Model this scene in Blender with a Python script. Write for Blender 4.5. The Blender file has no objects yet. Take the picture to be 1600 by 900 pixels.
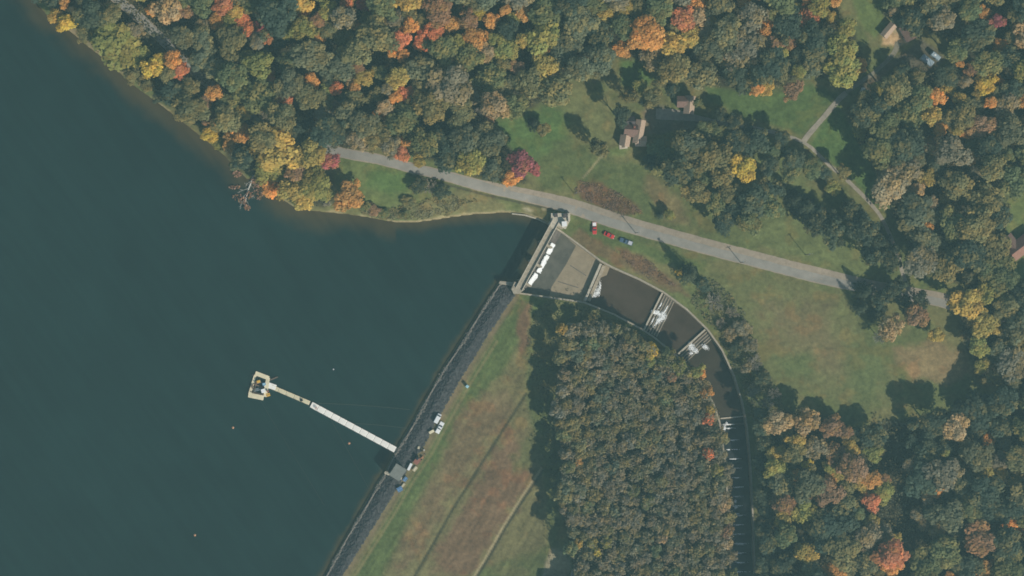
import bpy, bmesh, math, random
import numpy as np
from mathutils import Vector, Matrix

# ------------------------------------------------------------------ camera, sky, sun, exposure
S = 0.28                      # metres per map unit (map units: u to the east, v to the south)
HC = 1000.0                   # flying height
NX, NY = (470 - 800) * S, 0.0   # the point straight under the aircraft
SUN_EL, SUN_DX, SUN_DY = 38.0, 31.0, -38.0   # sun stands to the south-east
scene = bpy.context.scene
col = scene.collection
cam_d = bpy.data.cameras.new("aerial_camera")
cam = bpy.data.objects.new("aerial_camera", cam_d); col.objects.link(cam)
cam.location = (NX, NY, HC); cam.rotation_euler = (0, 0, 0)
cam_d.sensor_width = 36; cam_d.lens = 36 * HC / (1600 * S)
cam_d.shift_x = (0 - NX) / (1600 * S)
cam_d.clip_start = 1; cam_d.clip_end = 20000
scene.camera = cam
world = bpy.data.worlds.new("World"); scene.world = world; world.use_nodes = True
wn = world.node_tree.nodes; wl = world.node_tree.links
for n in list(wn): wn.remove(n)
wo = wn.new('ShaderNodeOutputWorld'); wb = wn.new('ShaderNodeBackground'); ws = wn.new('ShaderNodeTexSky')
ws.sky_type = 'NISHITA'; ws.sun_disc = False
ws.sun_elevation = math.radians(SUN_EL)
ws.sun_rotation = math.atan2(SUN_DX, SUN_DY)
wb.inputs[1].default_value = 0.07
wl.new(ws.outputs[0], wb.inputs[0]); wl.new(wb.outputs[0], wo.inputs[0])
sd = bpy.data.lights.new("sun", 'SUN'); sd.energy = 5.0; sd.angle = math.radians(0.5); sd.color = (1.0, 0.93, 0.82)
so = bpy.data.objects.new("sun", sd); col.objects.link(so)
_d = Vector((SUN_DX, SUN_DY, 0)).normalized() * math.cos(math.radians(SUN_EL)); _d.z = math.sin(math.radians(SUN_EL))
so.rotation_euler = _d.to_track_quat('Z', 'Y').to_euler(); so.location = (0, 0, 300)
vs = scene.view_settings
vs.view_transform = 'Standard'; vs.look = 'None'; vs.exposure = 0.0; vs.gamma = 1.0; vs.use_curve_mapping = False
scene.render.engine = 'CYCLES'
scene.cycles.use_denoising = True
scene.cycles.max_bounces = 6; scene.cycles.volume_bounces = 0; scene.cycles.transparent_max_bounces = 6
scene.cycles.diffuse_bounces = 3; scene.cycles.glossy_bounces = 2
scene.cycles.filter_width = 1.65
HAZE_DENSITY, HAZE_COLOR = 0.000166, (0.45, 0.83, 0.88)

RNG = random.Random(11)
NR = np.random.default_rng(5)

# ------------------------------------------------------------------ small helpers
def tag(o, label=None, cat=None, group=None, kind=None):
    if label: o['label'] = label
    if cat: o['category'] = cat
    if group: o['group'] = group
    if kind: o['kind'] = kind
    return o
def empty(name, loc, rz=0):
    o = bpy.data.objects.new(name, None); col.objects.link(o)
    o.location = loc; o.rotation_euler = (0, 0, rz); o.empty_display_size = 0.5
    return o
class MB:
    def __init__(s): s.v = []; s.f = []
    def box(s, c, d, rz=0, taper=1.0, tilt=None):
        i = len(s.v); hx, hy, hz = d[0]/2, d[1]/2, d[2]/2
        ca, sa = math.cos(rz), math.sin(rz)
        for z, t in ((-hz, 1.0), (hz, taper)):
            for x, y in ((-hx, -hy), (hx, -hy), (hx, hy), (-hx, hy)):
                x *= t; y *= t
                s.v.append((c[0]+x*ca-y*sa, c[1]+x*sa+y*ca, c[2]+z))
        s.f += [(i, i+3, i+2, i+1), (i+4, i+5, i+6, i+7), (i, i+1, i+5, i+4), (i+1, i+2, i+6, i+5), (i+2, i+3, i+7, i+6), (i+3, i, i+4, i+7)]
        return s
    def bar(s, a, b, r0, r1=None, n=6):
        r1 = r0 if r1 is None else r1
        a = Vector(a); b = Vector(b); d = (b-a)
        if d.length < 1e-6: return s
        d.normalize(); p = d.orthogonal().normalized(); q = d.cross(p); i = len(s.v)
        for c, r in ((a, r0), (b, r1)):
            for k in range(n):
                t = 2*math.pi*k/n; w = c + p*(math.cos(t)*r) + q*(math.sin(t)*r); s.v.append(tuple(w))
        for k in range(n):
            j = (k+1) % n; s.f.append((i+k, i+j, i+n+j, i+n+k))
        s.f.append(tuple(i+k for k in reversed(range(n)))); s.f.append(tuple(i+n+k for k in range(n)))
        return s
    def prism(s, pts, z0, z1):
        """outline pts (x,y[,z]) counter-clockwise, from z0 up to z1"""
        n = len(pts); i = len(s.v)
        for p in pts: s.v.append((p[0], p[1], z0))
        for p in pts: s.v.append((p[0], p[1], z1))
        for k in range(n):
            j = (k+1) % n; s.f.append((i+k, i+j, i+n+j, i+n+k))
        s.f.append(tuple(i+k for k in reversed(range(n)))); s.f.append(tuple(i+n+k for k in range(n)))
        return s
    def poly(s, pts):
        i = len(s.v); s.v += [tuple(p) for p in pts]; s.f.append(tuple(range(i, i+len(pts)))); return s
    def mesh(s, name):
        m = bpy.data.meshes.new(name); m.from_pydata([tuple(x) for x in s.v], [], s.f); m.update(); return m
    def build(s, name, mat, parent=None, smooth=False, bevel=0, recalc=True):
        m = s.mesh(name)
        if recalc or bevel:
            b = bmesh.new(); b.from_mesh(m)
            bmesh.ops.recalc_face_normals(b, faces=b.faces[:])
            b.to_mesh(m); b.free()
        m.materials.append(mat)
        o = bpy.data.objects.new(name, m); col.objects.link(o)
        if parent: o.parent = parent
        if bevel:
            md = o.modifiers.new('bevel', 'BEVEL'); md.width = bevel; md.segments = 2; md.limit_method = 'ANGLE'
        if smooth: m.polygons.foreach_set('use_smooth', [True]*len(m.polygons))
        return o
def copy_tree(o, parent=None):
    c = o.copy(); col.objects.link(c)
    if parent: c.parent = parent
    for ch in list(o.children): copy_tree(ch, c)
    return c

# map -> world.  A map point is given where it is read off the orthophoto; height shifts it by the real lean.
def P(u, v, z):
    k = (HC - z) / HC
    return (NX + ((u-800)*S - NX)*k, NY + ((450-v)*S - NY)*k, z)
def unP(x, y, z):
    k = HC / (HC - z)
    return (NX + (x-NX)*k)/S + 800, 450 - (NY + (y-NY)*k)/S

# value noise
_tabs = [NR.random((256, 256)) for _ in range(8)]
def vnoise(x, y, t=0):
    T = _tabs[t % 8]; xi = np.floor(x).astype(int); yi = np.floor(y).astype(int); fx = x-xi; fy = y-yi
    fx = fx*fx*(3-2*fx); fy = fy*fy*(3-2*fy)
    g = lambda a, b: T[a & 255, b & 255]
    return (g(xi, yi)*(1-fx)+g(xi+1, yi)*fx)*(1-fy)+(g(xi, yi+1)*(1-fx)+g(xi+1, yi+1)*fx)*fy
def fbm(x, y, sc, t=0, o=4):
    r = 0; a = 1; s = 0
    for k in range(o):
        r = r + a*vnoise(x/sc+k*17.3, y/sc+k*9.1, t+k); s += a; a *= .55; sc *= .48
    return r/s          # 0..1, mean .5
def sstep(a, b, x):
    t = np.clip((x-a)/(b-a), 0, 1); return t*t*(3-2*t)
def near(pts, U, V):
    """distance to a polyline and the value carried along it; pts (u,v[,val])"""
    best = np.full(U.shape, 1e12); val = np.zeros(U.shape)
    for a, b in zip(pts[:-1], pts[1:]):
        dx, dy = b[0]-a[0], b[1]-a[1]; L = dx*dx+dy*dy+1e-9
        t = np.clip(((U-a[0])*dx+(V-a[1])*dy)/L, 0, 1)
        d = (U-a[0]-t*dx)**2+(V-a[1]-t*dy)**2
        m = d < best; best = np.where(m, d, best)
        if len(a) > 2: val = np.where(m, a[2]+t*(b[2]-a[2]), val)
    return np.sqrt(best), val
def inside(poly, U, V):
    r = np.zeros(U.shape, bool); n = len(poly)
    for i in range(n):
        x1, y1 = poly[i][:2]; x2, y2 = poly[(i+1) % n][:2]
        if y1 == y2: continue
        c = ((y1 > V) != (y2 > V)) & (U < (x2-x1)*(V-y1)/(y2-y1)+x1); r ^= c
    return r
def sdf(poly, U, V):          # negative inside
    d, _ = near(list(poly)+[poly[0]], U, V)
    return np.where(inside(poly, U, V), -d, d)

# ------------------------------------------------------------------ the map (outlines in map units)
SHORE = [(-900, -3000), (-300, -1200), (-60, -320), (20, -70), (45, -10), (72, 22), (104, 44), (132, 68), (160, 90), (186, 113), (215, 138), (250, 163),
         (285, 190), (310, 210), (332, 228), (352, 244), (368, 262), (385, 279), (402, 279), (420, 296), (438, 309), (457, 322), (480, 328), (505, 331),
         (540, 334), (575, 339), (600, 344), (620, 347), (650, 347), (680, 343), (705, 339), (745, 334), (790, 332), (820, 335), (846, 343), (857, 350)]
WEIRL = [(862, 355), (809, 446)]
DAMW = [(790, 440), (778, 442), (757, 474), (728, 518), (697, 566), (663, 624), (640, 664), (618, 702), (600, 738), (578, 772), (545, 830), (506, 900), (400, 1090), (100, 1600), (-600, 3000)]
LAKE = SHORE + WEIRL + DAMW + [(-7000, 3000), (-7000, -3000)]
CREST = [(808, 455), (762, 524), (722, 588), (690, 644), (660, 700), (632, 742), (604, 790), (566, 850), (534, 900), (440, 1050), (140, 1560), (-560, 3000)]
RW = [(866, 356, 4.5), (878, 364, 3.0), (900, 380, 2.0), (937, 408, 1.2), (955, 418, .6), (1000, 438, -.4), (1037, 458, -1.2), (1072, 484, -2.2), (1105, 516, -3.2), (1127, 547, -4.2),
      (1146, 588, -5.2), (1159, 630, -6.0), (1166, 668, -6.8), (1171, 720, -8), (1175, 800, -9.6), (1179, 900, -11.2), (1190, 1200, -14), (1200, 3000, -20)]
LW = [(812, 457, 2.2), (870, 465, 1.0), (912, 471, .2), (928, 477, -.3), (960, 490, -1.2), (1005, 514, -2.4), (1024, 527, -3), (1058, 555, -4), (1092, 590, -4.8), (1116, 630, -5.6),
      (1126, 660, -6.6), (1134, 720, -8), (1140, 800, -9.6), (1143, 900, -11.2), (1150, 1200, -14), (1160, 3000, -20)]
CHAN = RW + LW[::-1]
def height(U, V):
    U = np.asarray(U, float); V = np.asarray(V, float)
    dl = sdf(LAKE, U, V) * S
    Uc = np.clip(U, -400, 2200); Vc = np.clip(V, -600, 1500)
    bump = (fbm(U, V, 90, 1)-.5)
    hM = 6.0 - 0.016*((Uc-880)*.6+(Vc-320)*.8) + bump*2.2
    bankL = 7 + 14*sstep(560, 430, U)
    hN = np.maximum(hM, 1)*(1-np.exp(-np.maximum(dl, 0)/bankL))
    hE = hM
    hNE = np.where(U < 905, hN, np.where(U < 960, hN+(hE-hN)*np.clip((U-905)/55, 0, 1), hE))
    dr, wr = near(RW, U, V); dw, wlft = near(LW, U, V)
    hNE = wr + (hNE-wr)*sstep(2, 62, dr)
    # dam side
    dc, _ = near(CREST, U, V)
    down = ~inside(list(CREST)+[(-7000, 3000), (-7000, -3000), (1000, -3000), (875, 350)], U, V)
    d = np.where(down, dc, -dc)*S
    rip = np.clip(dl/2.6, 0, 1)*1.2+np.clip((dl-2.6)/2.8, 0, 1)*1.3
    hD = np.where(d > 0, 2.5-0.22*np.maximum(d-3.2, 0), rip)
    # two berms with ditches
    hD = np.maximum(hD, -8.5-0.004*np.clip(V-500, 0, 900)+bump*.6)
    hD = np.where(d > 0, wlft + (hD-wlft)*sstep(1, 40, dw), hD)
    DAMSIDE = inside([(808, 452)]+[(p[0]+1, p[1]) for p in LW]+[(-9000, 3000), (-9000, 2990), (-620, 3000)]+[(p[0]-2, p[1]) for p in DAMW[::-1]], U, V)
    h = np.where(DAMSIDE, hD, hNE)
    bed = np.maximum(-0.22*np.maximum(-dl, 0)-0.03, -9)
    h = np.where(dl < 0, bed, h)
    ch = inside(CHAN, U, V)
    h = np.where(ch, np.minimum(wr, wlft)-6.0, h)
    # ditches
    for L, dep in ((DITCH1, .5), (DITCH2, .7)):
        dd, _ = near(L, U, V); h = h - dep*np.clip(1-dd/4.0, 0, 1)
    return h
DITCH1 = [(822, 615), (790, 665), (745, 735), (705, 800), (650, 896), (600, 985)]
DITCH2 = [(846, 732), (815, 778), (785, 826), (765, 862), (742, 900), (700, 970)]
def hg(u, v): return float(height(np.array([u]), np.array([v]))[0])
def G(u, v, dz=0.0):
    z = hg(u, v); return P(u, v, z+dz)
def ground_at(X, Y):
    X = np.asarray(X, float); Y = np.asarray(Y, float); z = np.zeros(X.shape)
    for _ in range(3):
        U, V = unP(X, Y, z); z = height(U, V)
    return z

# ------------------------------------------------------------------ materials
MATS = {}
def mat(name, rgb, rough=.8, noise=0.0, scale=1.0, bump=0.0, metal=0.0, spec=.3, col2=None, detail=5, coat=0):
    if name in MATS: return MATS[name]
    m = bpy.data.materials.new(name); m.use_nodes = True; nt = m.node_tree; b = nt.nodes['Principled BSDF']
    b.inputs['Roughness'].default_value = rough; b.inputs['Metallic'].default_value = metal
    b.inputs['Specular IOR Level'].default_value = spec; b.inputs['Coat Weight'].default_value = coat
    b.inputs['Base Color'].default_value = (*rgb, 1)
    if noise or col2:
        tc = nt.nodes.new('ShaderNodeTexCoord'); n = nt.nodes.new('ShaderNodeTexNoise'); n.inputs['Scale'].default_value = scale
        n.inputs['Detail'].default_value = detail; n.inputs['Roughness'].default_value = .65
        nt.links.new(tc.outputs['Object'], n.inputs['Vector'])
        r = nt.nodes.new('ShaderNodeValToRGB')
        c2 = col2 or tuple(min(1, c*(1+noise)) for c in rgb); c1 = rgb if col2 else tuple(c*(1-noise) for c in rgb)
        r.color_ramp.elements[0].position = .32; r.color_ramp.elements[1].position = .68
        r.color_ramp.elements[0].color = (*c1, 1); r.color_ramp.elements[1].color = (*c2, 1)
        nt.links.new(n.outputs['Fac'], r.inputs[0]); nt.links.new(r.outputs[0], b.inputs['Base Color'])
        if bump:
            bp = nt.nodes.new('ShaderNodeBump'); bp.inputs['Strength'].default_value = 1; bp.inputs['Distance'].default_value = bump
            nt.links.new(n.outputs['Fac'], bp.inputs['Height']); nt.links.new(bp.outputs[0], b.inputs['Normal'])
    MATS[name] = m; return m
concrete = mat('weathered_concrete', (.36, .315, .24), .9, .25, .9, .02)
concrete_light = mat('pale_concrete', (.50, .45, .36), .9, .25, 1.2, .02)
concrete_dark = mat('damp_concrete', (.13, .115, .10), .8, .35, .5, .02)
asphalt_roof = mat('grey_roof', (.20, .21, .19), .9, .12, .7)
brown_roof = mat('brown_shingle', (.20, .125, .10), .9, .2, 2.0, .02)
tan_roof = mat('tan_shingle', (.45, .33, .24), .9, .15, 2.0, .02)
red_roof = mat('russet_shingle', (.30, .16, .12), .9, .2, 2.0, .02)
dark_roof = mat('slate_roof', (.09, .075, .075), .9, .2, 2.0, .02)
siding = mat('pale_siding', (.55, .5, .43), .7, .08, 1.0)
white_metal = mat('white_paint', (.85, .86, .85), .45, .06, 2, spec=.5)
galv = mat('blue_grey_sheet', (.33, .42, .48), .5, .12, 1, spec=.5)
glass = mat('dark_glass', (.02, .03, .035), .08, spec=.8)
rubber = mat('black_rubber', (.02, .02, .02), .9)
timber = mat('weathered_timber', (.17, .13, .10), .9, .25, 3)
pontoon_white = mat('pale_float', (.93, .90, .84), .6, .06, .35)
pontoon_tan = mat('tan_decking', (.74, .66, .46), .7, .16, .4)
steel = mat('dark_steel', (.06, .06, .065), .5, metal=.6)
blue_plastic = mat('blue_tarp', (.13, .26, .46), .6, .2, 1)
pale_blue = mat('pale_blue_panel', (.35, .60, .68), .5, .1, 1)
orange_paint = mat('orange_paint', (.55, .27, .14), .5)
yellow_paint = mat('yellow_paint', (.72, .42, .06), .5, .15, 1)
rust = mat('rust_red_paint', (.28, .11, .08), .7, .2, 1)
car_red = mat('red_car_paint', (.58, .035, .03), .3, spec=.5, coat=.6)
car_dark = mat('slate_blue_car_paint', (.07, .12, .19), .3, spec=.5, coat=.6)
car_silver = mat('silver_car_paint', (.55, .56, .60), .35, spec=.5, coat=.5)
car_white = mat('white_car_paint', (.82, .84, .84), .35, spec=.5, coat=.4)
bark = mat('bark', (.10, .08, .065), .95, .25, 2)
bark_pale = mat('bleached_bark', (.52, .50, .45), .9, .15, 2)
foam = mat('white_foam', (.86, .89, .90), .8, .06, 1.5, .05)
stone = mat('dark_riprap_stone', (.040, .042, .046), .95, .5, .8, .1, col2=(.115, .115, .115))
stone_pale = mat('pale_riprap_stone', (.25, .225, .19), .95, .3, .8)

# foliage: the object's own colour, varied from clump to clump and leaf to leaf
def foliage_mat(name):
    m = bpy.data.materials.new(name); m.use_nodes = True; nt = m.node_tree; b = nt.nodes['Principled BSDF']
    oi = nt.nodes.new('ShaderNodeObjectInfo'); at = nt.nodes.new('ShaderNodeAttribute'); at.attribute_name = 'tone'
    sep = nt.nodes.new('ShaderNodeSeparateColor'); nt.links.new(at.outputs['Color'], sep.inputs[0])
    # second colour on some of the clumps
    hs = nt.nodes.new('ShaderNodeMix'); hs.data_type = 'RGBA'; hs.blend_type = 'MULTIPLY'
    hs.inputs[0].default_value = 1
    ramp = nt.nodes.new('ShaderNodeValToRGB')
    ramp.color_ramp.elements[0].position = 0.2; ramp.color_ramp.elements[0].color = (.84, .93, .97, 1)
    ramp.color_ramp.elements[1].position = 0.85; ramp.color_ramp.elements[1].color = (1.2, 1.08, .86, 1)
    nt.links.new(sep.outputs[1], ramp.inputs[0])
    mixb = nt.nodes.new('ShaderNodeMix'); mixb.data_type = 'RGBA'; mf = nt.nodes.new('ShaderNodeMapRange')
    mf.inputs[1].default_value = .66; mf.inputs[2].default_value = .86; mf.inputs[3].default_value = 0; mf.inputs[4].default_value = .5
    nt.links.new(sep.outputs[1], mf.inputs[0]); nt.links.new(mf.outputs[0], mixb.inputs[0]); nt.links.new(oi.outputs['Color'], mixb.inputs[6]); mixb.inputs[7].default_value = (.165, .145, .062, 1)
    nt.links.new(mixb.outputs[2], hs.inputs[6]); nt.links.new(ramp.outputs[0], hs.inputs[7])
    mul = nt.nodes.new('ShaderNodeVectorMath'); mul.operation = 'SCALE'
    nt.links.new(hs.outputs[2], mul.inputs[0]); nt.links.new(sep.outputs[0], mul.inputs['Scale'])
    nt.links.new(mul.outputs[0], b.inputs['Base Color'])
    b.inputs['Roughness'].default_value = .75; b.inputs['Specular IOR Level'].default_value = .15
    tl = nt.nodes.new('ShaderNodeBsdfTranslucent'); ad = nt.nodes.new('ShaderNodeAddShader'); sc = nt.nodes.new('ShaderNodeVectorMath'); sc.operation = 'SCALE'; sc.inputs['Scale'].default_value = .55
    nt.links.new(mul.outputs[0], sc.inputs[0]); nt.links.new(sc.outputs[0], tl.inputs[0]); nt.links.new(b.outputs[0], ad.inputs[0]); nt.links.new(tl.outputs[0], ad.inputs[1])
    nt.links.new(ad.outputs[0], nt.nodes['Material Output'].inputs[0])
    return m
leafmat = foliage_mat('leaves'); 
def attr_mat(name, attr, rough=.9, nscale=.55, namp=.28, bump=.12, spec=.2):
    m = bpy.data.materials.new(name); m.use_nodes = True; nt = m.node_tree; b = nt.nodes['Principled BSDF']
    at = nt.nodes.new('ShaderNodeAttribute'); at.attribute_name = attr
    tc = nt.nodes.new('ShaderNodeTexCoord'); n = nt.nodes.new('ShaderNodeTexNoise'); n.inputs['Scale'].default_value = nscale
    n.inputs['Detail'].default_value = 6; n.inputs['Roughness'].default_value = .7
    nt.links.new(tc.outputs['Object'], n.inputs['Vector'])
    mr = nt.nodes.new('ShaderNodeMapRange'); mr.inputs[1].default_value = .25; mr.inputs[2].default_value = .75
    mr.inputs[3].default_value = 1-namp; mr.inputs[4].default_value = 1+namp
    nt.links.new(n.outputs['Fac'], mr.inputs[0])
    mul = nt.nodes.new('ShaderNodeVectorMath'); mul.operation = 'SCALE'
    nt.links.new(at.outputs['Color'], mul.inputs[0]); nt.links.new(mr.outputs[0], mul.inputs['Scale'])
    nt.links.new(mul.outputs[0], b.inputs['Base Color'])
    bp = nt.nodes.new('ShaderNodeBump'); bp.inputs['Strength'].default_value = 1; bp.inputs['Distance'].default_value = bump
    nt.links.new(n.outputs['Fac'], bp.inputs['Height']); nt.links.new(bp.outputs[0], b.inputs['Normal'])
    b.inputs['Roughness'].default_value = rough; b.inputs['Specular IOR Level'].default_value = spec
    return m

# ------------------------------------------------------------------ ground sheet with its grass, soil and shade-darkened litter areas
def axis(a, b, st, far):
    c = list(np.arange(a, b+.1, st)); lo = []; x = a; s = st*3
    while x > -far: x -= s; lo.append(x); s *= 1.45
    hi = []; x = c[-1]; s = st*3
    while x < far: x += s; hi.append(x); s *= 1.45
    return np.array(lo[::-1]+c+hi)
def grid_object(name, us, vs_, hfun, keep=None, name_attr=None, colfun=None, material=None):
    U, V = np.meshgrid(us, vs_); Z = hfun(U, V)
    k = (HC-Z)/HC
    X = NX+((U-800)*S-NX)*k; Y = NY+((450-V)*S-NY)*k
    co = np.stack([X, Y, Z], -1).reshape(-1, 3).astype(np.float32)
    nu, nv = len(us), len(vs_)
    i = (np.arange(nv-1)[:, None]*nu+np.arange(nu-1)[None, :])
    f = np.stack([i, i+nu, i+nu+1, i+1], -1).reshape(-1, 4)
    if keep is not None:
        kk = keep(U, V); cell = kk[:-1, :-1] | kk[1:, :-1] | kk[:-1, 1:] | kk[1:, 1:]
        f = f[cell.reshape(-1)]
        used = np.zeros(len(co), bool); used[f.reshape(-1)] = True
        idx = np.cumsum(used)-1; co = co[used]; f = idx[f]
    else: used = np.ones(len(co), bool)
    m = bpy.data.meshes.new(name); m.vertices.add(len(co)); m.vertices.foreach_set('co', co.reshape(-1))
    m.loops.add(f.size); m.loops.foreach_set('vertex_index', f.reshape(-1).astype(np.int32))
    m.polygons.add(len(f)); m.polygons.foreach_set('loop_start', np.arange(0, f.size, 4, dtype=np.int32))
    m.polygons.foreach_set('use_smooth', np.ones(len(f), bool))
    m.update(calc_edges=True)
    if colfun:
        C = colfun(U, V).reshape(-1, 3)[used]
        a = m.color_attributes.new(name_attr, 'FLOAT_COLOR', 'POINT')
        a.data.foreach_set('color', np.concatenate([C, np.ones((len(C), 1))], 1).astype(np.float32).reshape(-1))
    m.materials.append(material)
    o = bpy.data.objects.new(name, m); col.objects.link(o); return o

GRASS = (.105, .135, .055); GRASS_BRIGHT = (.085, .15, .045); DRY = (.165, .15, .075); TAN = (.25, .20, .12); RUSSET = (.15, .095, .06)
SHADED_LITTER = (.045, .045, .032); ROUGH = (.085, .09, .05); LUSH = (.075, .13, .045)
FOREST_NW = [(50, -60), (62, -5), (104, 36), (140, 58), (190, 105), (250, 152), (330, 215), (372, 262), (430, 296), (470, 322), (505, 322), (528, 315), (512, 268), (522, 240),
             (590, 232), (640, 242), (690, 258), (745, 278), (800, 290), (828, 285), (800, 235), (768, 205), (770, 182), (830, 168), (868, 150), (900, 118), (960, 92), (1010, 90), (1050, 118),
             (1105, 130), (1160, 142), (1215, 138), (1262, 118), (1325, 128), (1350, 98), (1335, 50), (1312, 20), (1310, -60)]
FOREST_NE = [(1380, -60), (1380, 25), (1420, 38), (1478, 60), (1500, 95), (1470, 110), (1400, 100), (1340, 160), (1322, 175), (1345, 225), (1378, 285), (1395, 330), (1415, 372), (1425, 425), (1480, 438),
             (1512, 448), (1500, 480), (1500, 520), (1530, 590), (1560, 600), (1700, 600), (1700, 460), (1605, 440), (1560, 420), (1560, 390), (1575, 350), (1570, 310), (1600, 290), (1700, 280), (1700, -60)]
FOREST_SE = [(1195, 660), (1230, 640), (1290, 650), (1330, 672), (1345, 668), (1380, 660), (1450, 650), (1520, 640), (1560, 615), (1700, 600), (1700, 1000), (1180, 1000), (1186, 800)]
WOOD_C = [(872, 536), (886, 512), (930, 498), (985, 515), (1040, 552), (1075, 575), (1108, 602), (1120, 640), (1130, 660), (1138, 720), (1144, 790), (1147, 870), (1147, 960), (905, 960), (896, 882), (886, 830), (878, 750), (870, 640)]
PATCHES = [  # polygon, colour, soft edge, noise on the edge
    ([(530, 240), (600, 252), (665, 278), (690, 300), (640, 305), (600, 330), (560, 310), (530, 290), (520, 262)], (.11, .15, .055), 6, 10),
    ([(585, 262), (650, 275), (660, 296), (610, 300), (570, 290)], (.085, .155, .05), 8, 8),
    ([(680, 300), (740, 300), (800, 318), (790, 330), (720, 335), (680, 343), (640, 342)], (.15, .15, .075), 6, 8),
    ([(770, 190), (860, 165), (900, 190), (860, 250), (800, 240)], (.08, .15, .05), 10, 12),
    ([(880, 130), (940, 150), (960, 200), (940, 240), (890, 200)], (.135, .155, .07), 10, 12),
    ([(850, 240), (880, 220), (940, 250), (1000, 250), (1060, 310), (1080, 350), (980, 330), (880, 300), (840, 280)], (.095, .13, .052), 12, 14),
    ([(1010, 270), (1060, 305), (1075, 350), (1040, 345), (1010, 300)], (.16, .14, .075), 8, 8),
    ([(968, 92), (1010, 100), (1028, 125), (1000, 140), (970, 130)], (.085, .16, .05), 6, 6),
    ([(1100, 135), (1200, 148), (1270, 128), (1305, 150), (1250, 212), (1180, 185), (1110, 160)], LUSH, 5, 6),
    ([(1262, 225), (1310, 165), (1332, 200), (1372, 270), (1390, 330), (1370, 325), (1325, 275)], (.075, .14, .045), 5, 5),
    ([(1325, -20), (1385, -20), (1382, 45), (1365, 62), (1340, 30)], (.11, .16, .055), 5, 5),
    ([(1200, 260), (1250, 275), (1310, 330), (1370, 410), (1410, 425), (1330, 430), (1200, 390), (1160, 365), (1200, 330)], (.12, .155, .065), 8, 10),
    ([(903, 285), (940, 287), (985, 315), (1000, 330), (975, 335), (920, 318), (900, 300)], RUSSET, 5, 6),
    ([(890, 350), (940, 350), (1020, 385), (1100, 410), (1120, 440), (1000, 400), (930, 385)], (.085, .125, .045), 6, 8),
    ([(905, 358), (950, 385), (1010, 410), (1060, 440), (1080, 465), (1040, 452), (990, 428), (930, 398), (895, 372)], (.14, .11, .065), 5, 8),
    ([(960, 385), (1005, 398), (1055, 445), (1030, 440), (985, 415)], RUSSET, 4, 6),
    ([(1090, 420), (1330, 455), (1350, 560), (1340, 640), (1200, 600), (1160, 520), (1110, 450)], (.125, .145, .065), 10, 10),
    ([(1190, 470), (1300, 470), (1330, 590), (1260, 590), (1200, 520)], (.155, .142, .08), 30, 25),
    ([(1330, 530), (1380, 530), (1390, 610), (1345, 640), (1320, 600)], (.108, .145, .063), 22, 16),
    ([(1395, 545), (1460, 532), (1510, 552), (1530, 580), (1480, 600), (1420, 590)], (.215, .17, .10), 8, 10),
    ([(1210, 560), (1270, 550), (1275, 590), (1225, 590)], (.108, .148, .062), 20, 16),
    ([(1425, 430), (1470, 440), (1480, 460), (1440, 462), (1425, 445)], (.12, .165, .065), 4, 4),
    ([(1560, 300), (1620, 280), (1620, 360), (1575, 375), (1560, 340)], (.12, .165, .06), 6, 6),
    ([(1570, 410), (1620, 410), (1620, 440), (1580, 435)], (.11, .17, .06), 4, 4),
    # dam's downstream face
    ([(812, 462), (770, 560), (700, 680), (650, 760), (600, 850), (560, 920), (520, 990), (700, 1000), (720, 900), (860, 850), (850, 750), (822, 620), (822, 480)], (.155, .15, .075), 6, 4),
    ([(812, 462), (850, 470), (830, 500), (800, 560), (760, 610), (720, 670), (690, 720), (650, 790), (610, 870), (590, 930), (530, 930), (570, 880), (620, 790), (660, 720), (700, 650), (740, 580), (780, 515)], (.095, .14, .05), 7, 8),
    ([(720, 640), (800, 600), (790, 655), (740, 730), (690, 805), (650, 870), (620, 900), (650, 800), (690, 720)], (.158, .124, .075), 14, 18),
    ([(790, 672), (830, 690), (845, 728), (810, 780), (770, 850), (735, 900), (665, 900), (700, 830), (750, 750)], (.168, .114, .075), 10, 16),
    ([(810, 690), (840, 680), (845, 730), (800, 740)], (.13, .145, .065), 10, 12),
    ([(815, 470), (830, 475), (825, 540), (812, 560), (808, 500)], (.17, .11, .07), 5, 6),
    ([(862, 855), (885, 862), (895, 885), (885, 905), (845, 905), (852, 880)], (.26, .24, .20), 3, 3),
    ([(893, 880), (905, 880), (925, 905), (893, 910)], (.08, .17, .06), 3, 2),
    ([(1380, 55), (1400, 40), (1412, 50), (1418, 68), (1400, 72), (1378, 70)], (.36, .31, .23), 3, 3),
    ([(1030, 165), (1070, 185), (1180, 195), (1240, 220), (1180, 210), (1060, 205), (1000, 215), (1005, 170)], (.13, .13, .12), 5, 4),
    ([(1340, 130), (1400, 90), (1440, 60), (1480, 90), (1450, 125), (1400, 105), (1350, 160)], (.10, .095, .085), 5, 4),
    ([(945, 240), (972, 225), (985, 232), (975, 245)], (.12, .17, .06), 4, 4),
]
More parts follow.
